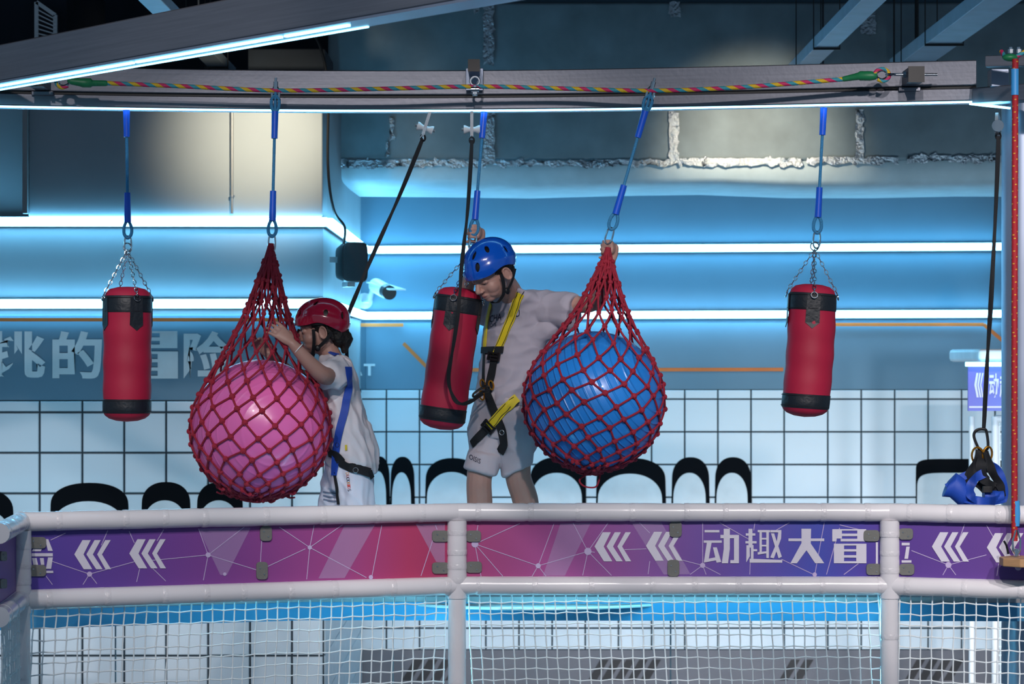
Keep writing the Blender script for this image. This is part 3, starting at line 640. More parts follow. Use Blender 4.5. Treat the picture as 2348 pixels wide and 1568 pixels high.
o = MB().box((xx(1088, y)-.022, y-.16, ZB2-.025), (xx(1088, y)+.022, y+.05, ZB2+.02)).box((xx(1088, y)-.034, y-.006, ZB1+.02), (xx(1088, y)+.034, y+.0, ZB2+.004)).build('centre_bracket', 'steelblue', ring, bevel=.002)
MB().box((xx(1088, y)-.023, y-.166, ZB2-.026), (xx(1088, y)+.023, y-.16, ZB2+.021)).build('end_plug', 'black', o)
sp = thing('spoke_beam', 'sloping steel beam with light strip crossing the top left corner', 'beam', V((-1, 8.4, HC+1.0)))
a, b = V((-2.2, 9.93, 0)), V((.6, 6.4, 0)); d = (b-a).normalized(); nb = V((-d.y, d.x, 0))*(-1 if (-d.y) > 0 else 1)   # towards the camera
nb = nb if nb.y < 0 else -nb
def spk(o0, o1, z0, z1, s0=0, s1=1):
    p0, p1 = a+(b-a)*s0, a+(b-a)*s1
    return MB().prism([tuple((p0+nb*o0).xy), tuple((p1+nb*o0).xy), tuple((p1+nb*o1).xy), tuple((p0+nb*o1).xy)], z0, z1, Matrix.Identity(4))
spk(0, -.12, HC+1.006, HC+1.138, 0, 1.4).build('box_section', 'steel', sp, bevel=.006)
spk(-.004, -.116, HC+.998, HC+1.006, 0, 1.4).build('bottom_cover', 'steelblue', sp)
for s0, s1 in ((.02, .318), (.323, .519), (.524, .60)): spk(-.034, -.046, HC+.992, HC+.998, s0, s1).build('light_tube', 'ledsmall', sp)
spk(-.108, -.114, HC+.994, HC+.998, .02, .60).build('light_tube', 'ledsmall', sp)
# right steel post with its corner bracket
rp = thing('steel_post', 'round steel post standing at the right edge', 'post', V((xx(2342, 10), 10.0, 0)))
MB().cyl(V((xx(2342, 10), 10.0, 0)), V((xx(2342, 10), 10.0, HC+.98)), .075, 32).build('shaft', 'steelblue', rp)
MB().bar(P(2246, 222, 9.84), P(2420, 208, 9.6), .10, .06).build('corner_beam', 'steel', rp, bevel=.004)
MB().bar(P(2240, 240, 9.83), P(2300, 246, 9.75), .10, .008).build('light_line', 'ledsmall', rp)
MB().bar(P(2262, 142, 9.6), P(2420, 138, 9.5), .05, .04).build('anchor_plate', 'steel', rp, bevel=.003)
MB().box((xx(2270, 9.75), 9.72, zz(200, 9.75)), (xx(2310, 9.75), 9.80, zz(160, 9.75))).build('spacer_block', 'steelblue', rp, bevel=.002)
for px in (2318, 2336):
    m_ = MB().cyl(P(px, 128, 9.5), P(px, 108, 9.5), .006, 8).cyl(P(px, 122, 9.5), P(px, 113, 9.5), .011, 6); m_.build('bolt', 'chrome', rp)

# ------------------------------------------------------------------ rope, slings, bags
def helix_rope(mb, pts, r, pitch, n=12, mats=3):
    mb.tube(pts, r, n, twist=2*math.pi/pitch, fmat=lambda i, j: (j*mats)//n)
RD = -.14
zr = thing('traverse_rope', 'rainbow striped rope strung along the front of the steel beam', 'rope', P(1090, 205, beam_y(1090)+RD))
mb = MB(); helix_rope(mb, spline([P(px, py, beam_y(px)+RD) for px, py in ((205, 189), (420, 198), (636, 207.5), (860, 204), (1090, 198.5), (1290, 203), (1494, 208), (1700, 200), (1940, 181))], 80), .0085, .085)
mb.build('rope', ['rmagenta', 'ryellow', 'rteal'], zr)
for pts, rad in (([(162, 186), (185, 189), (190, 190), (208, 190), (212, 191), (242, 191)], [.013, .016, .018, .018, .012, .011]), ([(2003, 174), (1996, 174), (1972, 174), (1968, 175), (1935, 181)], [.016, .018, .018, .014, .010])):
    MB().tube([P(a_, b_, beam_y(a_)+RD) for a_, b_ in pts], rad, 12, round_ends=True).build('green_tape', 'green', zr)
for px, sgn in ((148, -1), (2020, 1)):
    y = beam_y(px)+RD; py = 187 if sgn < 0 else 172
    loop = [P(px+x_, py+y_, y) for x_, y_ in ((-17*sgn, 0), (-8*sgn, -11), (6*sgn, -14), (17*sgn, -7), (18*sgn, 6), (6*sgn, 14), (-8*sgn, 10))]
    mb = MB(); helix_rope(mb, spline(loop, 8), .007, .07); mb.build('rope_eye', ['rmagenta', 'ryellow', 'rteal'], zr)
    MB().tube(spline([P(px+(a_[0])*.75, py+a_[1]*.72, y) for a_ in ((-17*sgn, 0), (-8*sgn, -11), (6*sgn, -14), (17*sgn, -7), (18*sgn, 6), (6*sgn, 14), (-8*sgn, 10))], 6, True), .0045, 8, closed=True).build('thimble', 'chrome', zr)
    x0 = px+14*sgn; e = 128 if sgn > 0 else 50
    m_ = MB().ring(P(x0+8*sgn, py-1, y), V((0, 0, 1)), .016, .004).cyl(P(x0+16*sgn, py-1, y), P(x0+e*.9*sgn, py-1, y), .0055, 10)
    for k in ((36, 44), (74, 84)) if sgn > 0 else ((22, 30),): m_.cyl(P(x0+k[0]*sgn, py-1, y), P(x0+k[1]*sgn, py-1, y), .0125, 6)
    m_.build('eye_bolt', 'chrome', zr)
y = beam_y(1090)+RD
MB().ring(P(1089, 186, y), V((0, 1, 0)), .017, .005).cyl(P(1089, 196, y), P(1089, 220, y), .011, 10).cyl(P(1080, 205, y), P(1098, 205, y), .013, 10).cyl(P(1089, 212, y), P(1089, 216, y), .016, 6).build('centre_clamp', 'chrome', zr)

def sling(top, bot, label, D0, D1, clip_r=1., shackle=False, ends=(.19, .19)):
    a, b = P(*top, D0), P(*bot, D1); t = thing('hanging_sling', label, 'rope', b, 'blue rope slings')
    d = (b-a); L = d.length; d.normalize(); pt = lambda s_: a+d*s_
    MB().tube([pt(.0), pt(L-.05)], .0058, 10).build('rope', 'ropeblue', t)
    s0 = .085 if shackle else .0
    for u0, u1, r0, r1 in ((s0, s0+.105, .0135, .012), (L-.16, L-.045, .012, .0135)):
        MB().tube([pt(u0), pt((u0+u1)/2), pt(u1)], [r0, .0125, r1], 12).build('sleeve', 'sleeveblue', t)
    u, v = frame(d, V((0, 1, 0)))
    def eye(c0, s_): return spline([c0, c0+d*.02*s_+u*.013, c0+d*.05*s_+u*.014, c0+d*.066*s_, c0+d*.05*s_-u*.014, c0+d*.02*s_-u*.013], 6, True)
    MB().tube(eye(pt(L-.05), 1), .0062, 8, closed=True).build('eye', 'ropeblue', t)
    e = pt(L+.01); MB().tube(spline([e-u*.0, e+u*.011+d*.01, e+u*.012+d*.05, e+d*.064, e-u*.012+d*.05, e-u*.011+d*.01], 6, True), .0035, 8, closed=True).build('snap_link', 'chrome', t)
    if shackle:
        MB().tube(eye(pt(.09), -1), .0062, 8, closed=True).build('eye', 'ropeblue', t)
        m_ = MB().tube(spline([pt(.045)-u*.012, pt(.01)-u*.013, pt(-.012), pt(.01)+u*.013, pt(.045)+u*.012], 6), .005, 8).cyl(pt(-.03), pt(.0), .009, 8).cyl(pt(.04)-u*.02, pt(.04)+u*.02, .005, 8).cyl(pt(-.045), pt(-.03), .005, 8); m_.build('shackle', 'chrome', t)
    return t, pt(L+.07), d
B0 = .06
s1, e1, _ = sling((290, 252), (293, 536), 'straight blue sling holding the leftmost punching bag', beam_y(290)+B0, beam_y(290)+B0)
s2, e2, _ = sling((1110, 257), (1087, 530), 'blue sling at the centre gripped by the raised hand', beam_y(1110)+B0, 10.18)
s3, e3, _ = sling((1889, 247), (1874, 525), 'slightly slanted blue sling holding the rightmost punching bag', beam_y(1889)+B0, beam_y(1889)+B0)
DPB, DBB = 10.03, 9.99
s4, e4, _ = sling((632, 205), (624, 533), 'blue sling holding the net with the pink ball', beam_y(632)+RD, DPB, shackle=True)
s5, e5, _ = sling((1494, 205), (1404, 517), 'strongly slanted blue sling holding the net with the blue ball', beam_y(1494)+RD, DBB, shackle=True)

def chain(a, b, t, m='chrome', L=.021, r=.0017):
    d = b-a; n = max(2, int(d.length/(L*.78))); u, v = frame(d, V((0, 1, 0))); mb = MB(); dn = d.normalized()
    for k in range(n):
        c = a+d*((k+.5)/n); s_ = u if k % 2 else v
        mb.tube([c+dn*(L/2*math.cos(2*math.pi*i/10))+s_*(.0062*math.sin(2*math.pi*i/10)) for i in range(10)], r, 5, closed=True)
    return mb.build('chain', m, t)
def punchbag(top, bot, D, r, apex, label, rot, bend=0.):
    a, b = P(*top, D), P(*bot, D); d = (a-b); L = d.length; zc = d.normalized(); xc, yc = frame(zc, V((0, 1, 0))); xc = yc.cross(zc)
    M = Matrix(((xc.x, yc.x, zc.x, b.x), (xc.y, yc.y, zc.y, b.y), (xc.z, yc.z, zc.z, b.z), (0, 0, 0, 1)))
    t = thing('punching_bag', label, 'punching bag', b, 'red punching bags')
    def wob(prof, nm, m, e=0):
        rings = []
        for rr_, z in prof:
            k = z/L; off = V((bend*math.sin(k*math.pi), 0, z)); w_ = 1+.012*noise.noise(V((k*6, rot, 1)))
            rings.append((M @ off, M.to_3x3() @ V((max(rr_*w_, 1e-4), 0, 0)), M.to_3x3() @ V((0, max(rr_*w_, 1e-4), 0))))
        return MB().loft(rings, 36).build(nm, m, t)
    n = 18
    wob([(r*(1+.015*math.sin(i*1.1+rot)), .085+(L-.085-.1)*i/n) for i in range(n+1)], 'body', 'crimson')
    wob([(r*.985, .034), (r*1.012, .038), (r*1.018, .06), (r*1.012, .086), (r*.99, .088)], 'bottom_band', 'bagblack')
    wob([(r*.99, L-.102), (r*1.014, L-.1), (r*1.02, L-.07), (r*1.0, L-.04), (r*.97, L-.036)], 'top_band', 'bagblack')
    wob([(0, 0), (r*.45, .004), (r*.75, .013), (r*.92, .025), (r*.985, .037)], 'bottom_cap', 'crimson')
    wob([(r*.975, L-.04), (r*.9, L-.022), (r*.72, L-.009), (r*.4, L-.002), (0, L)], 'top_cap', 'crimson')
    for z in (L-.096, L-.044, .042, .082):                     # stitched edges
        c = M @ V((0, 0, z)); MB().tube([M @ V((r*1.02*math.cos(2*math.pi*i/40), r*1.02*math.sin(2*math.pi*i/40), z)) for i in range(40)], .0012, 4, closed=True).build('stitching', 'stitch', t)
    ap = V(apex)
    for k in range(4):
        an = rot+k*math.pi/2; ca, sa = math.cos(an), math.sin(an); w2 = .048/r
        pts = [(-w2/2, L-.045), (w2/2, L-.045), (w2*.55, L-.15), (0, L-.172), (-w2*.55, L-.15)]
        vs = []
        for off in (1.012, 1.045):
            for u_, z in pts: vs.append(M @ V((r*off*math.cos(an+u_), r*off*math.sin(an+u_), z)))
        MB().add(vs, [(4,3,2,1,0), (5,6,7,8,9)]+[(i, (i+1) % 5, 5+(i+1) % 5, 5+i) for i in range(5)]).build('hanger_tab', 'bagblack', t)
        rc = M @ V((r*1.08*ca, r*1.08*sa, L-.045)); tn = M.to_3x3() @ V((ca, sa, .3)); MB().ring(rc, tn, .012, .0024, 16, 6).build('d_ring', 'chrome', t)
        chain(rc+V((0, 0, .008)), ap, t)
    MB().ring(ap+V((0, 0, .012)), V((.3, 1, 0)), .016, .0028).build('top_ring', 'chrome', t)
    return t
punchbag((293, 657), (291, 967), beam_y(290)+B0, .093, P(292, 574, beam_y(290)+B0), 'leftmost red punching bag with black bands, hanging straight', -1.05)
punchbag((1056, 659), (1010, 985), 10.16, .090, P(1083, 572, 10.18), 'tilted red punching bag in front of the boy', -.2)
punchbag((1864, 651), (1844, 956), beam_y(1889)+B0, .091, P(1868, 572, beam_y(1889)+B0), 'rightmost red punching bag with black bands', -1.6, .006)

# ------------------------------------------------------------------ balls in rope nets
def netball(bm_, cpx, apx, D, R, ballname, balllabel, netlabel, N=16, dz=.05, spin=0., foot=False, Da=None):
    c = P(*cpx, D); ap = P(*apx, Da or D); ball = MB().ell((0, 0, 0), R, n=72, k=44)
    put('gym_ball', ball.mesh('gym_ball', bm_, V((0, 0, 0))), c, None, label=balllabel, cat='ball', group='gym balls in rope nets')
    t = thing('cargo_net', netlabel, 'net', c-V((0, 0, R+.01)), 'red knotted rope nets')
    H = (ap-c).length; zc = (ap-c).normalized(); xc, yc = frame(zc, V((0, 1, 0))); Rn = R+.0045
    al = math.asin(Rn/H); tang = math.pi/2-al                    # polar angle from apex axis where the cone touches
    arc = Rn*(math.pi-tang); cone = H*math.cos(al); tot = arc+cone
    def prof(s_):                                                # arc length from bottom pole -> radius, height
        if s_ < arc: th = math.pi-s_/Rn; return Rn*math.sin(th), Rn*math.cos(th)
        k = (s_-arc)/cone; r = Rn*math.sin(tang)*(1-k); h = Rn*math.cos(tang)+(H-Rn*math.cos(tang))*k
        return max(r*(1-.34*math.sin(k*math.pi)*k), .013), h
    def pt(s_, a_, dr=0.): r, h = prof(s_); return c+zc*h+(xc*math.cos(a_)+yc*math.sin(a_))*(r+dr)
    ss = [.05+i*dz for i in range(int((arc-.05)/dz)+1)]; st = .056
    while ss[-1]+st < tot-.055: ss.append(ss[-1]+st); st *= 1.05
    rnd = random.Random(int(spin*100)+3); kn = {}
    for i, s_ in enumerate(ss):
        for j in range(N):
            up = min(1, max(0, (s_-arc)/cone*2)) ; kn[i, j] = (s_+rnd.uniform(-.009, .009)*(1+2.2*up), 2*math.pi*(j+.5*(i % 2)+rnd.uniform(-.11, .11))/N+spin+i*.035)
    mb = MB(); kb = MB()
    for i in range(len(ss)):
        for j in range(N):
            s_, a_ = kn[i, j]; r, h = prof(s_); p = pt(s_, a_); q = .0102 if s_ < arc+.10 else .0085
            rt = Matrix.Rotation(a_, 3, zc); kb.ell(p, (q*1.25, q, q*1.15), n=7, k=5); kb.ring(p, (xc*math.cos(a_+.6)+yc*math.sin(a_+.6))+zc*.5, q*.9, .0032, 7, 4)
            if i+1 < len(ss):
                for dj in ((0, 1) if i % 2 else (0, -1)):
                    s2, a2 = kn[i+1, (j+dj) % N]; da = (a2-a_+math.pi) % (2*math.pi)-math.pi
                    mb.tube([pt(s_+(s2-s_)*k/3, a_+da*k/3) for k in range(4)], .0042, 6, caps=False)
            else:
                mb.tube([p, (p+ap)/2+(xc*math.cos(a_)+yc*math.sin(a_))*.004, ap+(xc*math.cos(a_)+yc*math.sin(a_))*.010-zc*.01], .0038, 5)
    for j in range(N): s_, a_ = kn[0, j]; mb.tube([pt(s_, a_), c-zc*(Rn+.012)+(xc*math.cos(a_)+yc*math.sin(a_))*.012], .0036, 5)
    for k in range(26):                                          # gathered slack at the bottom
        a_ = rnd.uniform(0, 6.28); p = pt(rnd.uniform(.0, .16), a_, rnd.uniform(.0, .014)); d_ = V((rnd.uniform(-1, 1), rnd.uniform(-1, 1), rnd.uniform(-.3, .3)))*.035
        mb.tube(spline([p-d_, p-zc*.012, p+d_], 4), .0036, 5)
        kb.ell(p-zc*.006, .0085, n=7, k=5)
    mb.build('strands', 'netred', t); kb.build('knots', 'netred', t, kind='stuff')
    g = MB().tube([ap-zc*.075, ap-zc*.04, ap-zc*.004], [.019, .0165, .013], 14, round_ends=True)
    for k in range(9):
        a_ = k*.7; g.tube([ap+(xc*math.cos(a_)+yc*math.sin(a_))*.016-zc*.085, ap+(xc*math.cos(a_)+yc*math.sin(a_))*.0135-zc*.03, ap+(xc*math.cos(a_)+yc*math.sin(a_))*.006+zc*.008], .0048, 6)
    g.build('gathered_neck', 'netred', t)
    if foot:
        f_ = c-zc*(Rn+.01); MB().tube(spline([f_, f_+V((-.03, -.02, -.022)), f_+V((-.012, -.03, -.045)), f_+V((.03, -.03, -.048)), f_+V((.045, -.02, -.02)), f_+V((.05, -.01, .01))], 8), .0036, 6).build('tail_loop', 'netred', t)
    return t
netball('ballpink', (597, 983), (621, 563), DPB, .2655, 'gym_ball', 'large shiny pink gym ball inside a red rope net', 'red knotted rope net around the pink ball', spin=.4)
netball('ballblue', (1362, 919), (1394, 572), DBB, .266, 'gym_ball', 'large shiny blue ridged gym ball inside a red rope net', 'red knotted rope net around the blue ball', N=15, dz=.0455, spin=.1, foot=True)

# ------------------------------------------------------------------ trolleys and lanyards
def trolley(px, py, D, tilt, label, topy):
    t = thing('pulley_trolley', label, 'pulley', P(px, py+30, D), 'roller trolleys under the beam')
    M = Matrix.Translation(P(px, py, D)) @ Matrix.Rotation(tilt, 4, 'Y')
    MB().loft([(V((x, 0, 0)), V((0, r, 0)), V((0, 0, r))) for x, r in ((-.032, .017), (-.026, .017), (-.012, .0105), (.012, .0105), (.026, .017), (.032, .017))], 20, M).build('roller', 'plastic', t)
    m_ = MB(); m_.tube([M @ V((-.04, 0, 0)), M @ V((.04, 0, 0))], .006, 8); m_.build('axle', 'zinc', t)
    m_ = MB(); m_.add([M @ p for p in MB().box((-.006, -.022, -.028), (.006, -.018, (py-topy)/F*D)).v], MB().box((0,0,0),(1,1,1)).f); m_.tube([M @ V((0, -.02, -.026)), M @ V((.008, -.02, -.045)), M @ V((-.008, -.02, -.045)), M @ V((0, -.02, -.026))], .003, 6); m_.build('hanger_plate', 'chrome', t)
    return t
trolley(975, 294, 10.24, .30, 'white roller trolley at the slanting black lanyard', 256); trolley(1082, 297, 10.24, .0, 'white roller trolley at the vertical black lanyard', 256)
def lanyard(pts, label, wds, nrm=V((0, -1, 0)), eyes=True):
    ps = spline(pts, 10); n = len(ps); ws = [wds*(.62+.38*abs(math.sin(i*.22+.4))) for i in range(n)]
    t = thing('lanyard', label, 'strap', ps[-1], 'black safety lanyards')
    ns = [V((math.sin(i*.22)*.5, -1, 0)) for i in range(n)]
    MB().ribbon(ps, ns, ws, .004).build('webbing', 'blackweb', t)
    MB().ring(ps[0], V((.2, 1, 0)), .009, .004, 12, 6, 1.4).build('eye', 'blackweb', t)
    return t
lanyard([P(970, 316, 10.24), P(915, 450, 10.25), P(862, 570, 10.26), P(822, 662, 10.27), P(796, 732, 10.29), P(795, 800, 10.30), P(800, 842, 10.28)], 'long slanting black lanyard to the child in the red helmet', .017)
lanyard([P(1082, 322, 10.22), P(1072, 480, 10.1), P(1060, 600, 9.98), P(1052, 700, 9.96), P(1038, 800, 9.97), P(1029, 868, 9.98), P(1040, 912, 9.99), P(1058, 926, 10.0), P(1085, 918, 10.05), P(1106, 902, 10.12)], 'black lanyard hanging before the tilted bag to the boy', .016)
lanyard([P(2289, 312, 9.75), P(2283, 470, 9.75), P(2272, 700, 9.75), P(2262, 850, 9.75), P(2255, 985, 9.75)], 'black lanyard beside the steel post holding an empty harness', .018)
t = thing('pulley_trolley', 'metal pulley at the top of the steel post', 'pulley', P(2287, 310, 9.75), 'roller trolleys under the beam')
MB().bar(P(2288, 264, 9.76), P(2286, 308, 9.74), .012, .05).build('cheek_plate', 'zinc', t); MB().cyl(P(2288, 288, 9.70), P(2288, 288, 9.78), .022, 18).build('sheave', 'chrome', t)
# red rope with wooden foot disc in front of the railing
t = thing('climbing_rope', 'red yellow-flecked rope with wooden step hanging at the right edge', 'rope', P(2330, 1300, 9.2))
mb = MB(); n = 420; pts = [P(2328-3*k/n*0-2*math.sin(k/n*2), 135+1105*k/n, 9.28) for k in range(n+1)]
mb.tube(pts, .0115, 10, twist=18, fmat=lambda i, j: 1 if ((i*2+j*5) % 17 == 0) else 0); mb.build('rope', ['rred', 'rgold'], t)
MB().tube([P(2327, 158, 9.28), P(2327, 218, 9.28)], .0135, 12).build('top_tape', 'tapeblue', t); MB().tube([P(2330, 1148, 9.28), P(2331, 1178, 9.28), P(2330, 1206, 9.28)], [.0125, .0135, .012], 12).build('bottom_tape', 'tapeblue', t)
mb = MB()
for s_ in (-1, 1): mb.tube([P(2331+s_*2, 1215, 9.27), P(2331+s_*9, 1240, 9.27), P(2331+s_*8, 1262, 9.27), P(2331+s_*2, 1272, 9.27)], .0035, 6)
mb.cyl(P(2331, 1258, 9.27), P(2331, 1275, 9.27), .008, 8).build('shackle', 'chrome', t)
MB().tube(spline([P(2302, 1240, 9.27), P(2308, 1252, 9.27), P(2312, 1270, 9.27)], 5), .004, 6).build('tie_cord', 'black', t)
MB().prism([(.095*math.cos(k*math.pi/4+.39), .095*math.sin(k*math.pi/4+.39)) for k in range(8)], 0, .03, Matrix.Translation(P(2352, 1297, 9.27))).build('wooden_step', 'wood', t, bevel=.004)
m_ = MB(); helix_rope(m_, spline([P(2296, 118, 9.4), P(2306, 132, 9.36), P(2318, 136, 9.34), P(2334, 128, 9.33), P(2360, 112, 9.33)], 10), .008, .07); m_.build('lashing', ['rmagenta', 'ryellow', 'rteal'], t)
MB().ell(P(2316, 132, 9.33), (.028, .02, .014)).build('green_tape', 'green', t)
# empty harness on its carabiner
h = thing('empty_harness', 'empty blue and black harness hanging from a carabiner by the post', 'harness', P(2235, 1152, 9.72))
MB().tube(spline([P(2255, 984, 9.74), P(2262, 990, 9.74), P(2265, 1026, 9.73), P(2250, 1034, 9.73), P(2240, 1020, 9.73), P(2233, 998, 9.74), P(2240, 986, 9.74)], 6, True), .0055, 8, closed=True).build('carabiner', 'black', h)
MB().ring(P(2242, 1045, 9.72), V((.3, 1, .3)), .022, .004, 18, 6, 1.5).ring(P(2264, 1042, 9.72), V((-.4, 1, .2)), .02, .004, 18, 6, 1.5).build('buckle_rings', 'gold', h)
def hstrap(pts, wd, m, nm, seed):
    ps = spline([P(a_, b_, D_) for a_, b_, D_ in pts], 8); MB().ribbon(ps, [V((math.sin(i*.3+seed)*.9, -1, math.cos(i*.25+seed)*.6)) for i in range(len(ps))], wd, .004).build(nm, m, h)
hstrap([(2250, 1035, 9.72), (2238, 1065, 9.70), (2222, 1100, 9.69), (2210, 1140, 9.69)], .045, 'blackweb', 'black_strap', 0); hstrap([(2258, 1035, 9.72), (2275, 1080, 9.7), (2292, 1110, 9.7), (2300, 1140, 9.71)], .032, 'blackweb', 'black_strap', 1)
hstrap([(2248, 1050, 9.7), (2252, 1085, 9.68), (2262, 1105, 9.68), (2278, 1118, 9.69)], .04, 'blackweb', 'black_strap', 2); hstrap([(2262, 1060, 9.73), (2288, 1075, 9.74), (2305, 1120, 9.74), (2300, 1150, 9.74)], .025, 'webblue', 'blue_strap', 3)
hstrap([(2258, 1085, 9.68), (2236, 1096, 9.67), (2224, 1122, 9.66), (2232, 1144, 9.66), (2252, 1150, 9.67)], .034, 'webblue', 'blue_strap', 0); hstrap([(2228, 1085, 9.7), (2204, 1096, 9.7), (2190, 1108, 9.69), (2170, 1118, 9.69)], .03, 'webblue', 'blue_strap', 4)
hstrap([(2212, 1140, 9.69), (2236, 1152, 9.66), (2268, 1150, 9.66), (2300, 1140, 9.69)], .04, 'webblue', 'blue_strap', 5); hstrap([(2240, 1108, 9.71), (2258, 1124, 9.72), (2272, 1118, 9.72), (2290, 1132, 9.7)], .03, 'blackweb', 'black_strap', 6)
MB().loft([(P(2168, 1120, 9.70), V((.012, 0, .03)), V((0, .03, 0))), (P(2185, 1112, 9.70), V((.012, 0, .045)), V((0, .04, 0))), (P(2205, 1128, 9.70), V((.01, 0, .05)), V((0, .04, 0))), (P(2222, 1140, 9.70), V((.0, 0, .03)), V((0, .03, 0)))], 20).build('leg_pad', 'webblue', h)
MB().loft([(P(2255, 1135, 9.70), V((0, 0, .02)), V((0, .03, 0))), (P(2275, 1142, 9.70), V((0, 0, .028)), V((0, .035, 0))), (P(2300, 1138, 9.71), V((0, 0, .022)), V((0, .03, 0)))], 16).build('leg_pad', 'webblue', h)
MB().box(tuple(P(2264, 1122, 9.66)-V((.018, .006, .012))), tuple(P(2264, 1122, 9.66)+V((.018, .006, .012)))).build('buckle', 'black', h, bevel=.002)
# ------------------------------------------------------------------ PEOPLE
def headM(c, yaw, pitch, roll=0., s_=1.):                    # local +Y = face, +Z = crown; yaw turns to viewer's left
    fw = V((-math.sin(yaw)*math.cos(pitch), -math.cos(yaw)*math.cos(pitch), -math.sin(pitch)))
    lf = V((math.cos(yaw), -math.sin(yaw), 0)); up = fw.cross(lf).normalized()*-1
    if up.z < 0: up = -up
    rt = -lf; R = Matrix(((rt.x, fw.x, up.x), (rt.y, fw.y, up.y), (rt.z, fw.z, up.z)))
    R = R @ Matrix.Rotation(roll, 3, 'Y')
    return Matrix.Translation(c) @ (R.to_4x4()) @ Matrix.Scale(s_, 4)
def head(mb, M):
    mb.ell((0, -.012, .030), (.073, .090, .083), M, 32, 20); mb.ell((0, .022, -.030), (.060, .062, .078), M, 28, 18)
    mb.ell((0, .056, -.086), (.026, .024, .020), M); mb.ell((0, .03, -.075), (.046, .045, .030), M)
    for s_ in (-1, 1):
        mb.ell((s_*.032, .048, -.043), (.027, .029, .030), M); mb.ell((s_*.024, .046, -.066), (.026, .028, .024), M); mb.ell((s_*.029, .071, -.010), (.017, .012, .011), M)
        mb.ell((s_*.0095, .090, -.046), (.0075, .009, .006), M)
        mb.tube([M @ V((s_*.010, .080, .010)), M @ V((s_*.030, .077, .013)), M @ V((s_*.047, .060, .008))], .009*M.to_scale().x, 8, round_ends=True)
        e = M @ Matrix.Translation((s_*.073, -.008, -.022)) @ Matrix.Rotation(s_*.35, 4, 'Z') @ Matrix.Rotation(-.15, 4, 'X')
        mb.tube([e @ V((s_*.006, .016*math.cos(a_)-.002, .027*math.sin(a_)*(1 if math.sin(a_) > 0 else .9))) for a_ in [k*.4488 for k in range(14)]], .0042*M.to_scale().x, 6, closed=True)
        mb.ell((0, 0, 0), (.005, .013, .024), e)
    mb.tube([M @ V(p) for p in ((0, .080, .004), (0, .090, -.018), (0, .101, -.040))], [k*M.to_scale().x for k in (.008, .009, .0115)], 10, round_ends=True)
    mb.tube([M @ V(p) for p in ((-.019, .073, -.068), (-.008, .083, -.0655), (0, .0845, -.0665), (.008, .083, -.0655), (.019, .073, -.068))], .0052*M.to_scale().x, 8, round_ends=True)
    mb.tube([M @ V(p) for p in ((-.015, .074, -.0755), (0, .0825, -.077), (.015, .074, -.0755))], .0058*M.to_scale().x, 8, round_ends=True)
def face_parts(person, M, bv):
    k = M.to_scale().x
    def surf(p, off):
        q = M @ V(p); o_ = M @ V((0, -.02, p[2])); r = bv.ray_cast(q+(q-o_).normalized()*.06, (o_-q).normalized()); return (r[0]+r[1]*off) if r[0] else q
    for s_ in (-1, 1):
        MB().tube([surf((s_*x, .09, z), .0005) for x, z in ((.014, -.015), (.022, -.0185), (.030, -.0195), (.039, -.0165), (.045, -.012))], [.0005, .001, .0012, .0011, .0006], 6).build('eyelashes', 'hair', person)
        MB().tube([surf((s_*x, .09, z), .0004) for x, z in ((.012, .010), (.024, .0135), (.038, .0125), (.048, .006))], [.0007, .0013, .0012, .0005], 6).build('eyebrow', 'hair', person)
    mb = MB(); mb.tube([surf((x, .1, z), -.0002) for x, z in ((-.019, -.0695), (-.008, -.068), (0, -.069), (.008, -.068), (.019, -.0695))], [.0006, .0028, .0026, .0028, .0006], 8)
    mb.tube([surf((x, .1, z), -.0004) for x, z in ((-.016, -.073), (0, -.0755), (.016, -.073))], [.0006, .003, .0006], 8); mb.build('lips', 'lips', person)
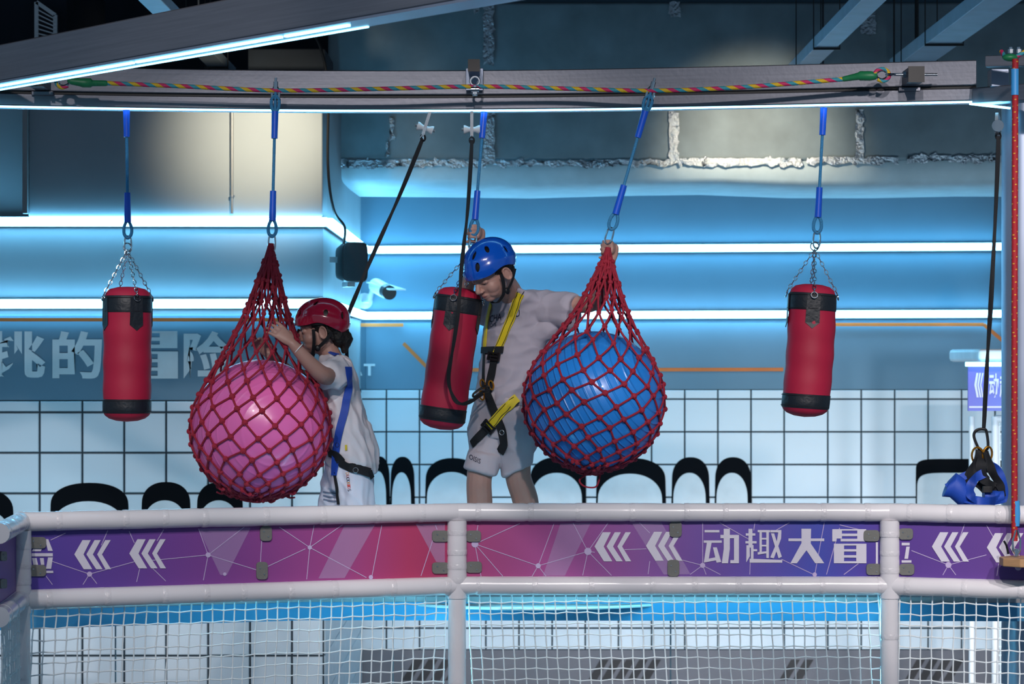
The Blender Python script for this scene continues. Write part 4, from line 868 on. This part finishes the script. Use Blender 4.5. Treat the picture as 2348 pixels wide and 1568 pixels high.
def helmet(person, M, m, strapm, holes, drop=0.):
    n, k = 56, 22; A = V((.096, .119, .098)); c0 = V((0, -.006, .030))
    def zmin(ph):                                             # rim height; ph = 0 front
        c_ = math.cos(ph); return -.026+.014*c_*(c_ > 0)-.040*max(0, -c_)**1.5+.016*math.exp(-((abs(ph)-1.45)/.38)**2)
    def P_(ph, t_, sc_):
        zl = zmin(ph)-c0.z*0; th1 = math.acos(max(-.95, min(.95, (zl-.0)/A.z))) ; th = th1*t_
        r = V((math.sin(th)*math.sin(ph)*A.x, math.sin(th)*math.cos(ph)*A.y, math.cos(th)*A.z))
        ridge = 1+.014*math.exp(-((t_-.80)/.07)**2)*(1 if math.cos(ph) < .55 else .4)-.018*math.exp(-((t_-.70)/.05)**2)
        front = 1+.03*max(0, math.cos(ph))*max(0, t_-.8)/.2
        return c0+V((r.x*sc_*ridge, r.y*sc_*ridge*front, r.z*sc_))
    mb = MB(); vs, fs = [], []
    for sc_ in (1., .93):
        for i in range(n):
            ph = 2*math.pi*i/n-math.pi
            for j in range(1, k+1): vs.append(P_(ph, j/k, sc_))
    o1 = n*k; vs += [c0+V((0, 0, A.z)), c0+V((0, 0, A.z*.93))]
    for i in range(n):
        i2 = (i+1) % n
        for j in range(k-1):
            fs.append((i*k+j, i*k+j+1, i2*k+j+1, i2*k+j)); fs.append((o1+i*k+j, o1+i2*k+j, o1+i2*k+j+1, o1+i*k+j+1))
        fs.append((2*o1, i*k, i2*k)); fs.append((2*o1+1, o1+i2*k, o1+i*k)); fs.append((i*k+k-1, o1+i*k+k-1, o1+i2*k+k-1, i2*k+k-1))
    mb.add([M @ p for p in vs], fs)
    cut = MB()
    for ph, t_, rx, rz_ in holes:
        for s_ in (-1, 1):
            c_ = P_(s_*ph, t_, .97); nn = (c_-c0).normalized(); u, v = frame(nn, V((0, 0, 1)))
            R = Matrix((( u.x, v.x, nn.x), (u.y, v.y, nn.y), (u.z, v.z, nn.z))); cut.ell(c_, (rx, rz_, .025), M, 16, 10, R @ Matrix.Rotation(s_*.25, 3, 'Z'))
    cm = bpy.data.meshes.new('cut'); cm.from_pydata([tuple(p) for p in cut.v], [], cut.f); fix(cm)
    co = bpy.data.objects.new('cut', cm); TSC.collection.objects.link(co)
    me = bake(mb, [('BOOLEAN', dict(operation='DIFFERENCE', object=co, solver='EXACT')), ('BEVEL', dict(width=.0012, segments=2, limit_method='ANGLE'))])
    bpy.data.objects.remove(co); fix(me, 35)
    o_ = ORG[person.name]; me.transform(Matrix.Translation(-o_)); me.materials.clear(); me.materials.append(MATS[m]); me.name = 'helmet'
    hb = put('helmet', me, o_, person, label={'helmetblue': 'glossy blue helmet with oval vents', 'helmetred': 'glossy red helmet with oval vents'}[m])
    li = MB(); li.ell((0, -.006, .030), (.087, .108, .088), M, 28, 16)
    li.v = [p for p in li.v]; keep = []
    Mi = M.inverted()
    for f_ in li.f:
        if all((Mi @ li.v[i]).z > .012 for i in f_): keep.append(f_)
    li.f = keep; li.m = [0]*len(keep); li.build('liner', 'black', hb)
    for s_ in (-1, 1):
        pr = [V((s_*.090, .030, -.004)), V((s_*.079, .030, -.045)), V((s_*.060, .036, -.085)), V((s_*.02, .045, -.115)), V((0, .047, -.118))]
        pb = [V((s_*.088, -.045, -.02)), V((s_*.079, -.015, -.055)), V((s_*.066, .018, -.082))]
        for pp in (pr, pb):
            ps = spline([M @ p for p in pp], 6); ns = [(p-(M @ V((0, 0, -.03)))).normalized() for p in ps]; MB().ribbon(ps, ns, .013, .003).build('chin_strap', 'blackweb', hb)
        MB().ell((s_*.068, .019, -.084), (.006, .012, .014), M, 12, 8).build('buckle', 'black', hb)
    return hb
def hand(mb, wrist, pd, pn, size, curls, side, thumb=(.8, .4), spread=.0):
    # pd = wrist->knuckles, pn = palm normal; side = +1: thumb on pd x pn side
    pd = V(pd).normalized(); pn = V(pn); pn = (pn-pd*pn.dot(pd)).normalized(); ac = pd.cross(pn)*side; s_ = size/.15
    kn = V(wrist)+pd*.068*s_
    mb.loft([(V(wrist)+pd*(.0)*s_, ac*.020*s_, pn*.015*s_), (V(wrist)+pd*.025*s_, ac*.028*s_, pn*.0155*s_), (V(wrist)+pd*.055*s_, ac*.032*s_, pn*.0135*s_), (kn+pd*.004*s_, ac*.030*s_, pn*.0095*s_)], 16)
    for k, (off, ln) in enumerate(((.0265, .92), (.0090, 1.0), (-.0085, .95), (-.0255, .78))):
        p = kn+ac*off*s_-pd*.004*s_; d = (pd+ac*off*spread*8).normalized(); pts = [p.copy()]; rad = [.0076*s_]
        ax = d.cross(pn).normalized(); ang = 0
        for seg, (l_, c_) in enumerate(zip((.036, .024, .019), curls)):
            ang = c_; d = Matrix.Rotation(ang, 3, ax) @ d
            p = p+d*l_*ln*s_; pts.append(p.copy()); rad.append((.0070, .0065, .0055)[seg]*s_)
        mb.tube(spline(pts, 3), [rad[min(3, i//3)] for i in range(10)], 10, round_ends=True)
    b = V(wrist)+pd*.018*s_+ac*.018*s_; d1 = (ac*thumb[0]+pd*.55+pn*thumb[1]).normalized(); p1 = b+d1*.032*s_; d2 = (ac*.15+pd*.8+pn*(thumb[1]+.5)).normalized(); p2 = p1+d2*.026*s_; p3 = p2+(d2+pn*.4).normalized()*.02*s_
    mb.tube([b, p1, p2, p3], [.012*s_, .0098*s_, .0088*s_, .007*s_], 10, round_ends=True)
def limb(mb, pts, rad, n=16, k=6):
    ps = spline(pts, k); rs = []
    for i in range(len(ps)): u_ = i/k; a_ = min(int(u_), len(rad)-1); b_ = min(a_+1, len(rad)-1); f_ = u_-int(u_); rs.append(rad[a_]*(1-f_)+rad[b_]*f_)
    mb.tube(ps, rs, n, round_ends=True)

# --- boy with the blue helmet
DB = 10.36
B = lambda px, py, dd=0.: P(px, py, DB+dd)
boy = thing('person', 'child in blue helmet, grey T-shirt and yellow harness gripping the sling and net', 'person', V((B(1150, 1300).x, DB, ZP)))
f_ = V((-.57, -.82, 0)); lf = V((.82, -.57, 0))
HM = headM(B(1126, 620, -.27), math.radians(50), math.radians(31), 0, .98)
mb = MB(); head(mb, HM)
limb(mb, [HM @ V((0, -.022, -.035)), B(1160, 652, -.16), B(1180, 690, -.05)], [.044, .043, .052])
mb.loft([(B(1150, 955), lf*.095, f_*.072), (B(1158, 880), lf*.09, f_*.068), (B(1180, 775), lf*.105, f_*.072), (B(1186, 715), lf*.108, f_*.062), (B(1184, 690), lf*.075, f_*.045)], 24)
WL = P(1399, 598, 10.07)
limb(mb, [B(1235, 705, -.06), B(1300, 698, -.12), B(1362, 694, -.17), B(1392, 642, -.23), WL], [.040, .036, .031, .027, .020])
hand(mb, P(1408, 572, 10.09), V((-.25, -1, .15)), V((-1, .1, 0)), .128, (1.15, 1.3, .9), 1, (.8, .5))
limb(mb, [WL, P(1404, 585, 10.08), P(1408, 570, 10.08)], [.020, .021, .02])
WR = P(1096, 566, 10.22)
limb(mb, [B(1132, 716, .07), B(1095, 700, .06), B(1069, 672, .02), B(1082, 620, -.06), WR], [.040, .036, .031, .026, .019])
hand(mb, P(1101, 536, 10.24), V((-.15, -1, .12)), V((-1, .05, 0)), .128, (1.15, 1.3, .9), 1, (.8, .5))
limb(mb, [WR, P(1099, 552, 10.23), P(1102, 534, 10.235)], [.019, .021, .02])
limb(mb, [B(1128, 955, .03), B(1112, 1030, -.02), B(1099, 1096, -.05), B(1100, 1150, -.03), B(1104, 1225, 0), B(1106, 1300, .02)], [.068, .060, .050, .051, .042, .032])
limb(mb, [B(1172, 960, -.04), B(1184, 1030, -.04), B(1188, 1092, -.03), B(1204, 1145, .0), B(1220, 1225, .03), B(1228, 1300, .05)], [.068, .060, .051, .052, .043, .032])
me = skinned(mb, .0032, 3); bvB = bvh_of(me); place('body', me, 'skin', boy); face_parts(boy, HM, bvB)
mb = MB(); mb.ell((0, -.020, .032), (.077, .092, .086), HM, 28, 16); mb.ell((0, -.062, -.030), (.052, .030, .045), HM)
place('hair', skinned(mb, .004, 2, (.002, 60, 60)), 'hair', boy)
helmet(boy, HM, 'helmetblue', 'blackweb', ((.55, .72, .010, .019), (.42, .42, .009, .020), (2.0, .62, .010, .016), (2.65, .55, .010, .016), (1.25, .42, .009, .018)))
for px, s_ in ((1106, 0), (1228, 1)):
    a0 = B(px, 1312, .02 if not s_ else .05); M_ = Matrix.Translation(V((a0.x, a0.y, ZP))) @ Matrix.Rotation(-.6, 4, 'Z')
    MB().loft([(V((0, .05, .0)), V((.03, 0, 0)), V((0, 0, .06))), (V((0, .02, .03)), V((.038, 0, 0)), V((0, 0, .06))), (V((0, -.06, .025)), V((.042, 0, 0)), V((0, 0, .035))), (V((0, -.14, .02)), V((.034, 0, 0)), V((0, 0, .022)))], 18, M_).build('shoe', 'shoe', boy)
# T-shirt
mb = MB(); mb.loft([(B(1163, 930), lf*.128, f_*.108), (B(1164, 905), lf*.128, f_*.108), (B(1168, 860), lf*.128, f_*.104), (B(1177, 800), lf*.132, f_*.102), (B(1184, 750), lf*.136, f_*.098), (B(1188, 712, -.02), lf*.138, f_*.090), (B(1187, 690, -.05), lf*.120, f_*.078), (B(1182, 674, -.08), lf*.082, f_*.062), (B(1174, 664, -.11), lf*.054, f_*.048)], 32)
limb(mb, [B(1200, 694, -.04), B(1240, 700, -.07), B(1262, 704, -.09)], [.054, .058, .058])
sd = (B(1322, 716, -.15)-B(1240, 704, -.07)).normalized(); su = V((.12, 0, 1)); su = (su-sd*su.dot(sd)).normalized(); sw = sd.cross(su)
mb.loft([(B(1236, 706, -.07), su*.066, sw*.058), (B(1275, 708, -.10), su*.068, sw*.058), (B(1306, 714, -.14), su*.070, sw*.058), (B(1316, 716, -.147), su*.070, sw*.058)], 24)
limb(mb, [B(1205, 790, -.04), B(1232, 768, -.07), B(1262, 750, -.10)], [.06, .048, .036])
limb(mb, [B(1140, 712, .06), B(1118, 712, .065), B(1100, 700, .06)], [.064, .060, .056])
shm = skinned(mb, .0045, 4, (.008, 8, 15)); bvS = bvh_of(shm); place('t_shirt', shm, 'shirt', boy)
# shorts
mb = MB(); mb.loft([(B(1158, 892), lf*.112, f_*.095), (B(1156, 920), lf*.118, f_*.10), (B(1152, 965), lf*.124, f_*.105), (B(1150, 1000), lf*.12, f_*.10)], 28)
limb(mb, [B(1128, 965, .02), B(1118, 1020, -.01), B(1111, 1046, -.03)], [.094, .080, .066]); limb(mb, [B(1180, 965, -.04), B(1186, 1020, -.04), B(1187, 1034, -.038)], [.092, .080, .062])
mb.loft([(B(1112, 1040, -.03), V((.068, .0, -.012)), V((0, .07, 0))), (B(1101, 1080, -.05), V((.064, 0, -.018)), V((0, .068, 0)))], 24); mb.loft([(B(1185, 1030, -.04), V((.068, 0, .01)), V((0, .07, 0))), (B(1187, 1076, -.035), V((.060, 0, .03)), V((0, .066, 0)))], 24)
stm = skinned(mb, .005, 4, (.009, 10, 6)); bvT = bvh_of(stm); place('shorts', stm, 'shorts', boy)
# prints
mb = MB(); text_on(mb, bvS, 'CHA', ((1123, 740), (1150, 733), (1124, 724)), .004); text_on(mb, bvS, 'U', ((1181, 726), (1192, 725), (1181, 711)), .004); text_on(mb, bvS, 'OIS', ((1124, 750), (1139, 747), (1124, 742)), .004); mb.build('shirt_print', 'ink', boy)
mb = MB(); text_on(mb, bvT, 'OISIS', ((1076, 1052), (1101, 1064), (1078, 1041)), .004); mb.build('shorts_print', 'ink', boy)
# harness
allv = MB(); allv.add([v_.co+ORG[boy.name] for v_ in shm.vertices], [tuple(p.vertices) for p in shm.polygons]); allv.add([v_.co+ORG[boy.name] for v_ in stm.vertices], [tuple(p.vertices) for p in stm.polygons])
bvA = BVHTree.FromPolygons(allv.v, allv.f)
mb = MB(); strap(mb, bvA, [(1193, 672), (1186, 690), (1172, 730), (1150, 785), (1138, 815)], .033); hs = mb.build('shoulder_strap', 'webyellow', boy)
for dx in (-6.5, 6.5):
    m2 = MB(); strap(m2, bvA, [(1193+dx, 668), (1186+dx, 690), (1172+dx, 730), (1151+dx, 785), (1140+dx, 810)], .0024, .0082, .0012); m2.build('stitching', 'stitch', hs)
mb = MB(); strap(mb, bvA, [(1128, 697), (1120, 730), (1115, 775), (1113, 800)], .018); mb.build('shoulder_strap', 'webyellow', boy)
mb = MB(); strap(mb, bvA, [(1108, 803), (1130, 803), (1156, 803)], .026, .007); cs = mb.build('chest_strap', 'blackweb', boy)
mb = MB(); strap(mb, bvA, [(1137, 808), (1133, 840), (1124, 880), (1121, 905), (1134, 945), (1152, 985), (1158, 1018), (1148, 1036)], .034, .0055); mb.build('front_strap', 'blackweb', boy)
mb = MB(); strap(mb, bvA, [(1113, 805), (1111, 850), (1110, 890)], .014); mb.build('side_strap', 'blackweb', boy)
mb = MB(); strap(mb, bvA, [(1186, 914), (1165, 932), (1144, 955), (1125, 977)], .036, .009); hs = mb.build('hip_strap', 'webyellow', boy)
for dy in (-7, 7):
    m2 = MB(); strap(m2, bvA, [(1183+dy*.7, 915+dy*.7), (1165+dy*.7, 932+dy*.7), (1144+dy*.7, 955+dy*.7), (1128+dy*.7, 975+dy*.7)], .0024, .0132, .0012); m2.build('stitching', 'stitch', hs)
mb = MB(); strap(mb, bvA, [(1128, 975), (1108, 993), (1092, 1010), (1084, 1020)], .034, .006); mb.build('leg_strap', 'blackweb', boy)
def buckle(px, py, ang, w_, h_, bv, m='black', par=boy):
    a_, b_ = hit(bv, px, py); u, v = frame(b_, V((0, 0, 1))); r = V((math.cos(ang), math.sin(ang), 0))
    X = u*math.cos(ang)+v*math.sin(ang); Y = b_.cross(X); o_ = a_+b_*.013
    M_ = Matrix(((X.x, Y.x, b_.x, o_.x), (X.y, Y.y, b_.y, o_.y), (X.z, Y.z, b_.z, o_.z), (0, 0, 0, 1)))
    m_ = MB()
    for y0, y1 in ((-h_/2, -h_/2+.007), (-.003, .003), (h_/2-.007, h_/2)): m_.box((-w_/2, y0, -.004), (w_/2, y1, .004), M_)
    for s_ in (-1, 1): m_.box((s_*w_/2-.004, -h_/2, -.005), (s_*w_/2+.004, h_/2, .005), M_)
    m_.build('buckle', m, par)
buckle(1136, 818, -.15, .046, .034, bvA); buckle(1123, 978, -.75, .05, .034, bvA)
for px, py in ((1112, 884), (1130, 886), (1110, 905)):
    a_, b_ = hit(bvA, px, py); MB().ring(a_+b_*.014, V((.5, -.6, .2)), .012, .0035, 14, 6, 1.5).build('gold_ring', 'gold', boy)
a_, b_ = hit(bvA, 1153, 991); MB().ring(a_+b_*.011, b_, .0095, .0016, 18, 6).build('eyelet', 'zinc', boy)
a_ = P(1108, 899, 10.14); MB().tube(spline([a_+V((.02, .03, .02)), a_+V((.004, 0, .022)), a_+V((-.035, -.01, -.004)), a_+V((-.036, -.01, -.018)), a_+V((-.004, 0, .0)), a_+V((.02, .03, .004))], 6, True), .0045, 8, closed=True).build('carabiner', 'black', boy)

# --- child with the red helmet
DG = 10.22
G = lambda px, py, dd=0.: P(px, py, DG+dd)
girl = thing('person', 'child in red helmet and white top holding the net of the pink ball', 'person', V((G(800, 1300).x, DG, ZP)))
HM2 = headM(G(737, 752, -.0), math.radians(88), math.radians(4), 0, .93)
mb = MB(); head(mb, HM2)
limb(mb, [HM2 @ V((0, -.022, -.035)), G(752, 800), G(766, 838)], [.042, .040, .048])
fg = V((-1, -.06, 0)).normalized(); lg = V((.06, -1, 0)).normalized()
mb.loft([(G(800, 1070), lg*.085, fg*.062), (G(788, 970), lg*.085, fg*.055), (G(778, 890), lg*.09, fg*.052), (G(772, 845), lg*.085, fg*.042)], 22)
WG = P(672, 790, 9.915)
limb(mb, [G(775, 858, -.10), G(760, 862, -.16), G(738, 858, -.24), G(706, 828, -.28), WG], [.036, .036, .034, .028, .0195])
hand(mb, P(669, 786, 9.912), V((-.74, .02, .66)), V((-.35, .9, -.3)), .135, (.3, .4, .3), -1, (.55, .5), .5)
limb(mb, [G(768, 858, .10), G(720, 868, .15), G(668, 858, .10), G(632, 826, .02), P(618, 815, 10.16)], [.036, .034, .030, .025, .019])
hand(mb, P(618, 815, 10.16), V((-.6, -.1, .75)), V((-.4, -.85, .2)), .118, (.6, .6, .4), 1, (.6, .4))
limb(mb, [G(805, 1060, -.05), G(808, 1150, -.05), G(810, 1230, -.04), G(812, 1310, -.03)], [.06, .05, .042, .032]); limb(mb, [G(795, 1060, .06), G(772, 1140, .06), G(768, 1230, .07), G(772, 1310, .08)], [.055, .042, .038, .03])
me = skinned(mb, .0032, 3); bvG = bvh_of(me); place('body', me, 'skin2', girl); face_parts(girl, HM2, bvG)
mb = MB(); mb.ell((0, -.022, .030), (.078, .094, .088), HM2, 28, 16); mb.ell((0, -.065, -.035), (.055, .040, .050), HM2)
mb.tube([HM2 @ V((0, -.08, -.03)), HM2 @ V((0, -.098, -.06)), HM2 @ V((0, -.09, -.10))], [.035, .03, .012], 12, round_ends=True); mb.tube([HM2 @ V((0.0, .095, .0)), HM2 @ V((.006, .102, -.02)), HM2 @ V((.004, .10, -.035))], [.006, .004, .002], 8)
for s_ in (-1, 1): mb.tube([HM2 @ V((s_*.068, -.03, -.01)), HM2 @ V((s_*.07, -.045, -.045))], [.014, .010], 8, round_ends=True)
place('hair', skinned(mb, .004, 2, (.003, 55, 55)), 'hair', girl)
helmet(girl, HM2, 'helmetred', 'blackweb', ((1.75, .70, .010, .016), (2.45, .66, .010, .017), (.55, .72, .010, .019), (.42, .42, .009, .020), (1.3, .40, .009, .018)))
for px, dd in ((812, -.03), (772, .08)):
    a0 = G(px, 1312, dd); M_ = Matrix.Translation(V((a0.x, a0.y, ZP))) @ Matrix.Rotation(-1.5, 4, 'Z')
    MB().loft([(V((0, .05, .0)), V((.028, 0, 0)), V((0, 0, .055))), (V((0, .02, .03)), V((.036, 0, 0)), V((0, 0, .055))), (V((0, -.06, .022)), V((.039, 0, 0)), V((0, 0, .032))), (V((0, -.125, .018)), V((.03, 0, 0)), V((0, 0, .02)))], 18, M_).build('shoe', 'shoe', girl)
mb = MB(); mb.loft([(G(810, 1082), lg*.115, fg*.088), (G(806, 1060), lg*.13, fg*.100), (G(798, 1020), lg*.128, fg*.096), (G(790, 970), lg*.122, fg*.085), (G(783, 925), lg*.120, fg*.074), (G(777, 880), lg*.122, fg*.070), (G(774, 852), lg*.120, fg*.064), (G(770, 832), lg*.095, fg*.058), (G(763, 818), lg*.058, fg*.05)], 30)
limb(mb, [G(776, 850, -.09), G(768, 858, -.135), G(756, 862, -.165)], [.054, .052, .050]); limb(mb, [G(772, 850, .09), G(750, 858, .13)], [.054, .05])
limb(mb, [G(815, 985, 0), G(838, 1040, 0), G(848, 1064, 0)], [.06, .045, .026])
sg = skinned(mb, .005, 6, (.013, 17, 4)); place('top', sg, 'shirtw', girl)
mb = MB(); mb.loft([(G(802, 1050), lg*.11, fg*.088), (G(800, 1090), lg*.115, fg*.092), (G(800, 1120), lg*.11, fg*.088)], 24)
limb(mb, [G(812, 1085, -.05), G(815, 1130, -.05), G(818, 1200, -.05), G(818, 1270, -.04)], [.078, .072, .066, .058]); limb(mb, [G(788, 1085, .02), G(768, 1125, .01), G(762, 1190, .02), G(768, 1270, .05)], [.07, .056, .052, .05])
sp_ = skinned(mb, .005, 5, (.010, 18, 3)); place('trousers', sp_, 'pants', girl)
allv = MB()
for m_ in (sg, sp_): allv.add([v_.co+ORG[girl.name] for v_ in m_.vertices], [tuple(p.vertices) for p in m_.polygons])
bvH = BVHTree.FromPolygons(allv.v, allv.f)
mb = MB(); strap(mb, bvH, [(797, 842), (800, 880), (793, 930), (779, 985), (771, 1040), (768, 1090)], [.016]*1 and .030); mb.build('back_strap', 'webblue', girl)
mb = MB(); strap(mb, bvH, [(757, 1036), (775, 1042), (785, 1060), (810, 1074), (846, 1084)], .036, .007); mb.build('belt', 'blackweb', girl)
mb = MB(); strap(mb, bvH, [(769, 1084), (774, 1120), (778, 1156)], .012); mb.build('leg_strap', 'blackweb', girl)
mb = MB(); strap(mb, bvH, [(845, 1080), (850, 1095)], .02, .008); mb.build('strap_tail', 'blackweb', girl)
ps = spline([G(760, 812, -.065), G(770, 810, -.02), G(772, 812, .03)], 6); MB().ribbon(ps, [V((.3, -.4, 1))]*len(ps), .03, .004).build('collar_strap', 'webblue', girl)
a_, b_ = hit(bvH, 814, 1079); MB().ring(a_+b_*.012, b_, .010, .0014, 18, 6).build('eyelet', 'zinc', girl)
a_, b_ = hit(bvH, 776, 1020); MB().ring(a_+b_*.009, b_, .0085, .001, 18, 6).build('eyelet', 'ink', girl)
mb = MB(); strap(mb, bvH, [(794, 1020), (795, 1033)], .008, .003); mb.build('care_label', 'yellow', girl)
for k, (ch, m_) in enumerate(zip('DUCKKIDS', ('inkorange', 'inkred', 'ink', 'ink', 'inkorange', 'inkred', 'inkred', 'ink'))):
    x, y = 797+k*.6, 1086+k*5.4
    mb = MB(); text_on(mb, bvH, ch, ((x-3.5, y-2.4), (x-3.2, y+2.4), (x+3.5, y-2.8)), .003); mb.build('trouser_print', m_, girl)
for k in range(3):
    mb = MB(); strap(mb, bvH, [(742, 1127+k*9), (756, 1130+k*9), (771, 1131+k*9)], .006, .002, .0015); mb.build('trouser_stripe', 'inkgrey', girl)
wr_ = (WG+P(684, 800, 9.97))/2; MB().ring(P(684, 800, 9.922), V((.75, .05, -.66)), .0235, .002, 22, 6).build('bracelet', 'white', girl)
bpy.data.scenes.remove(TSC)
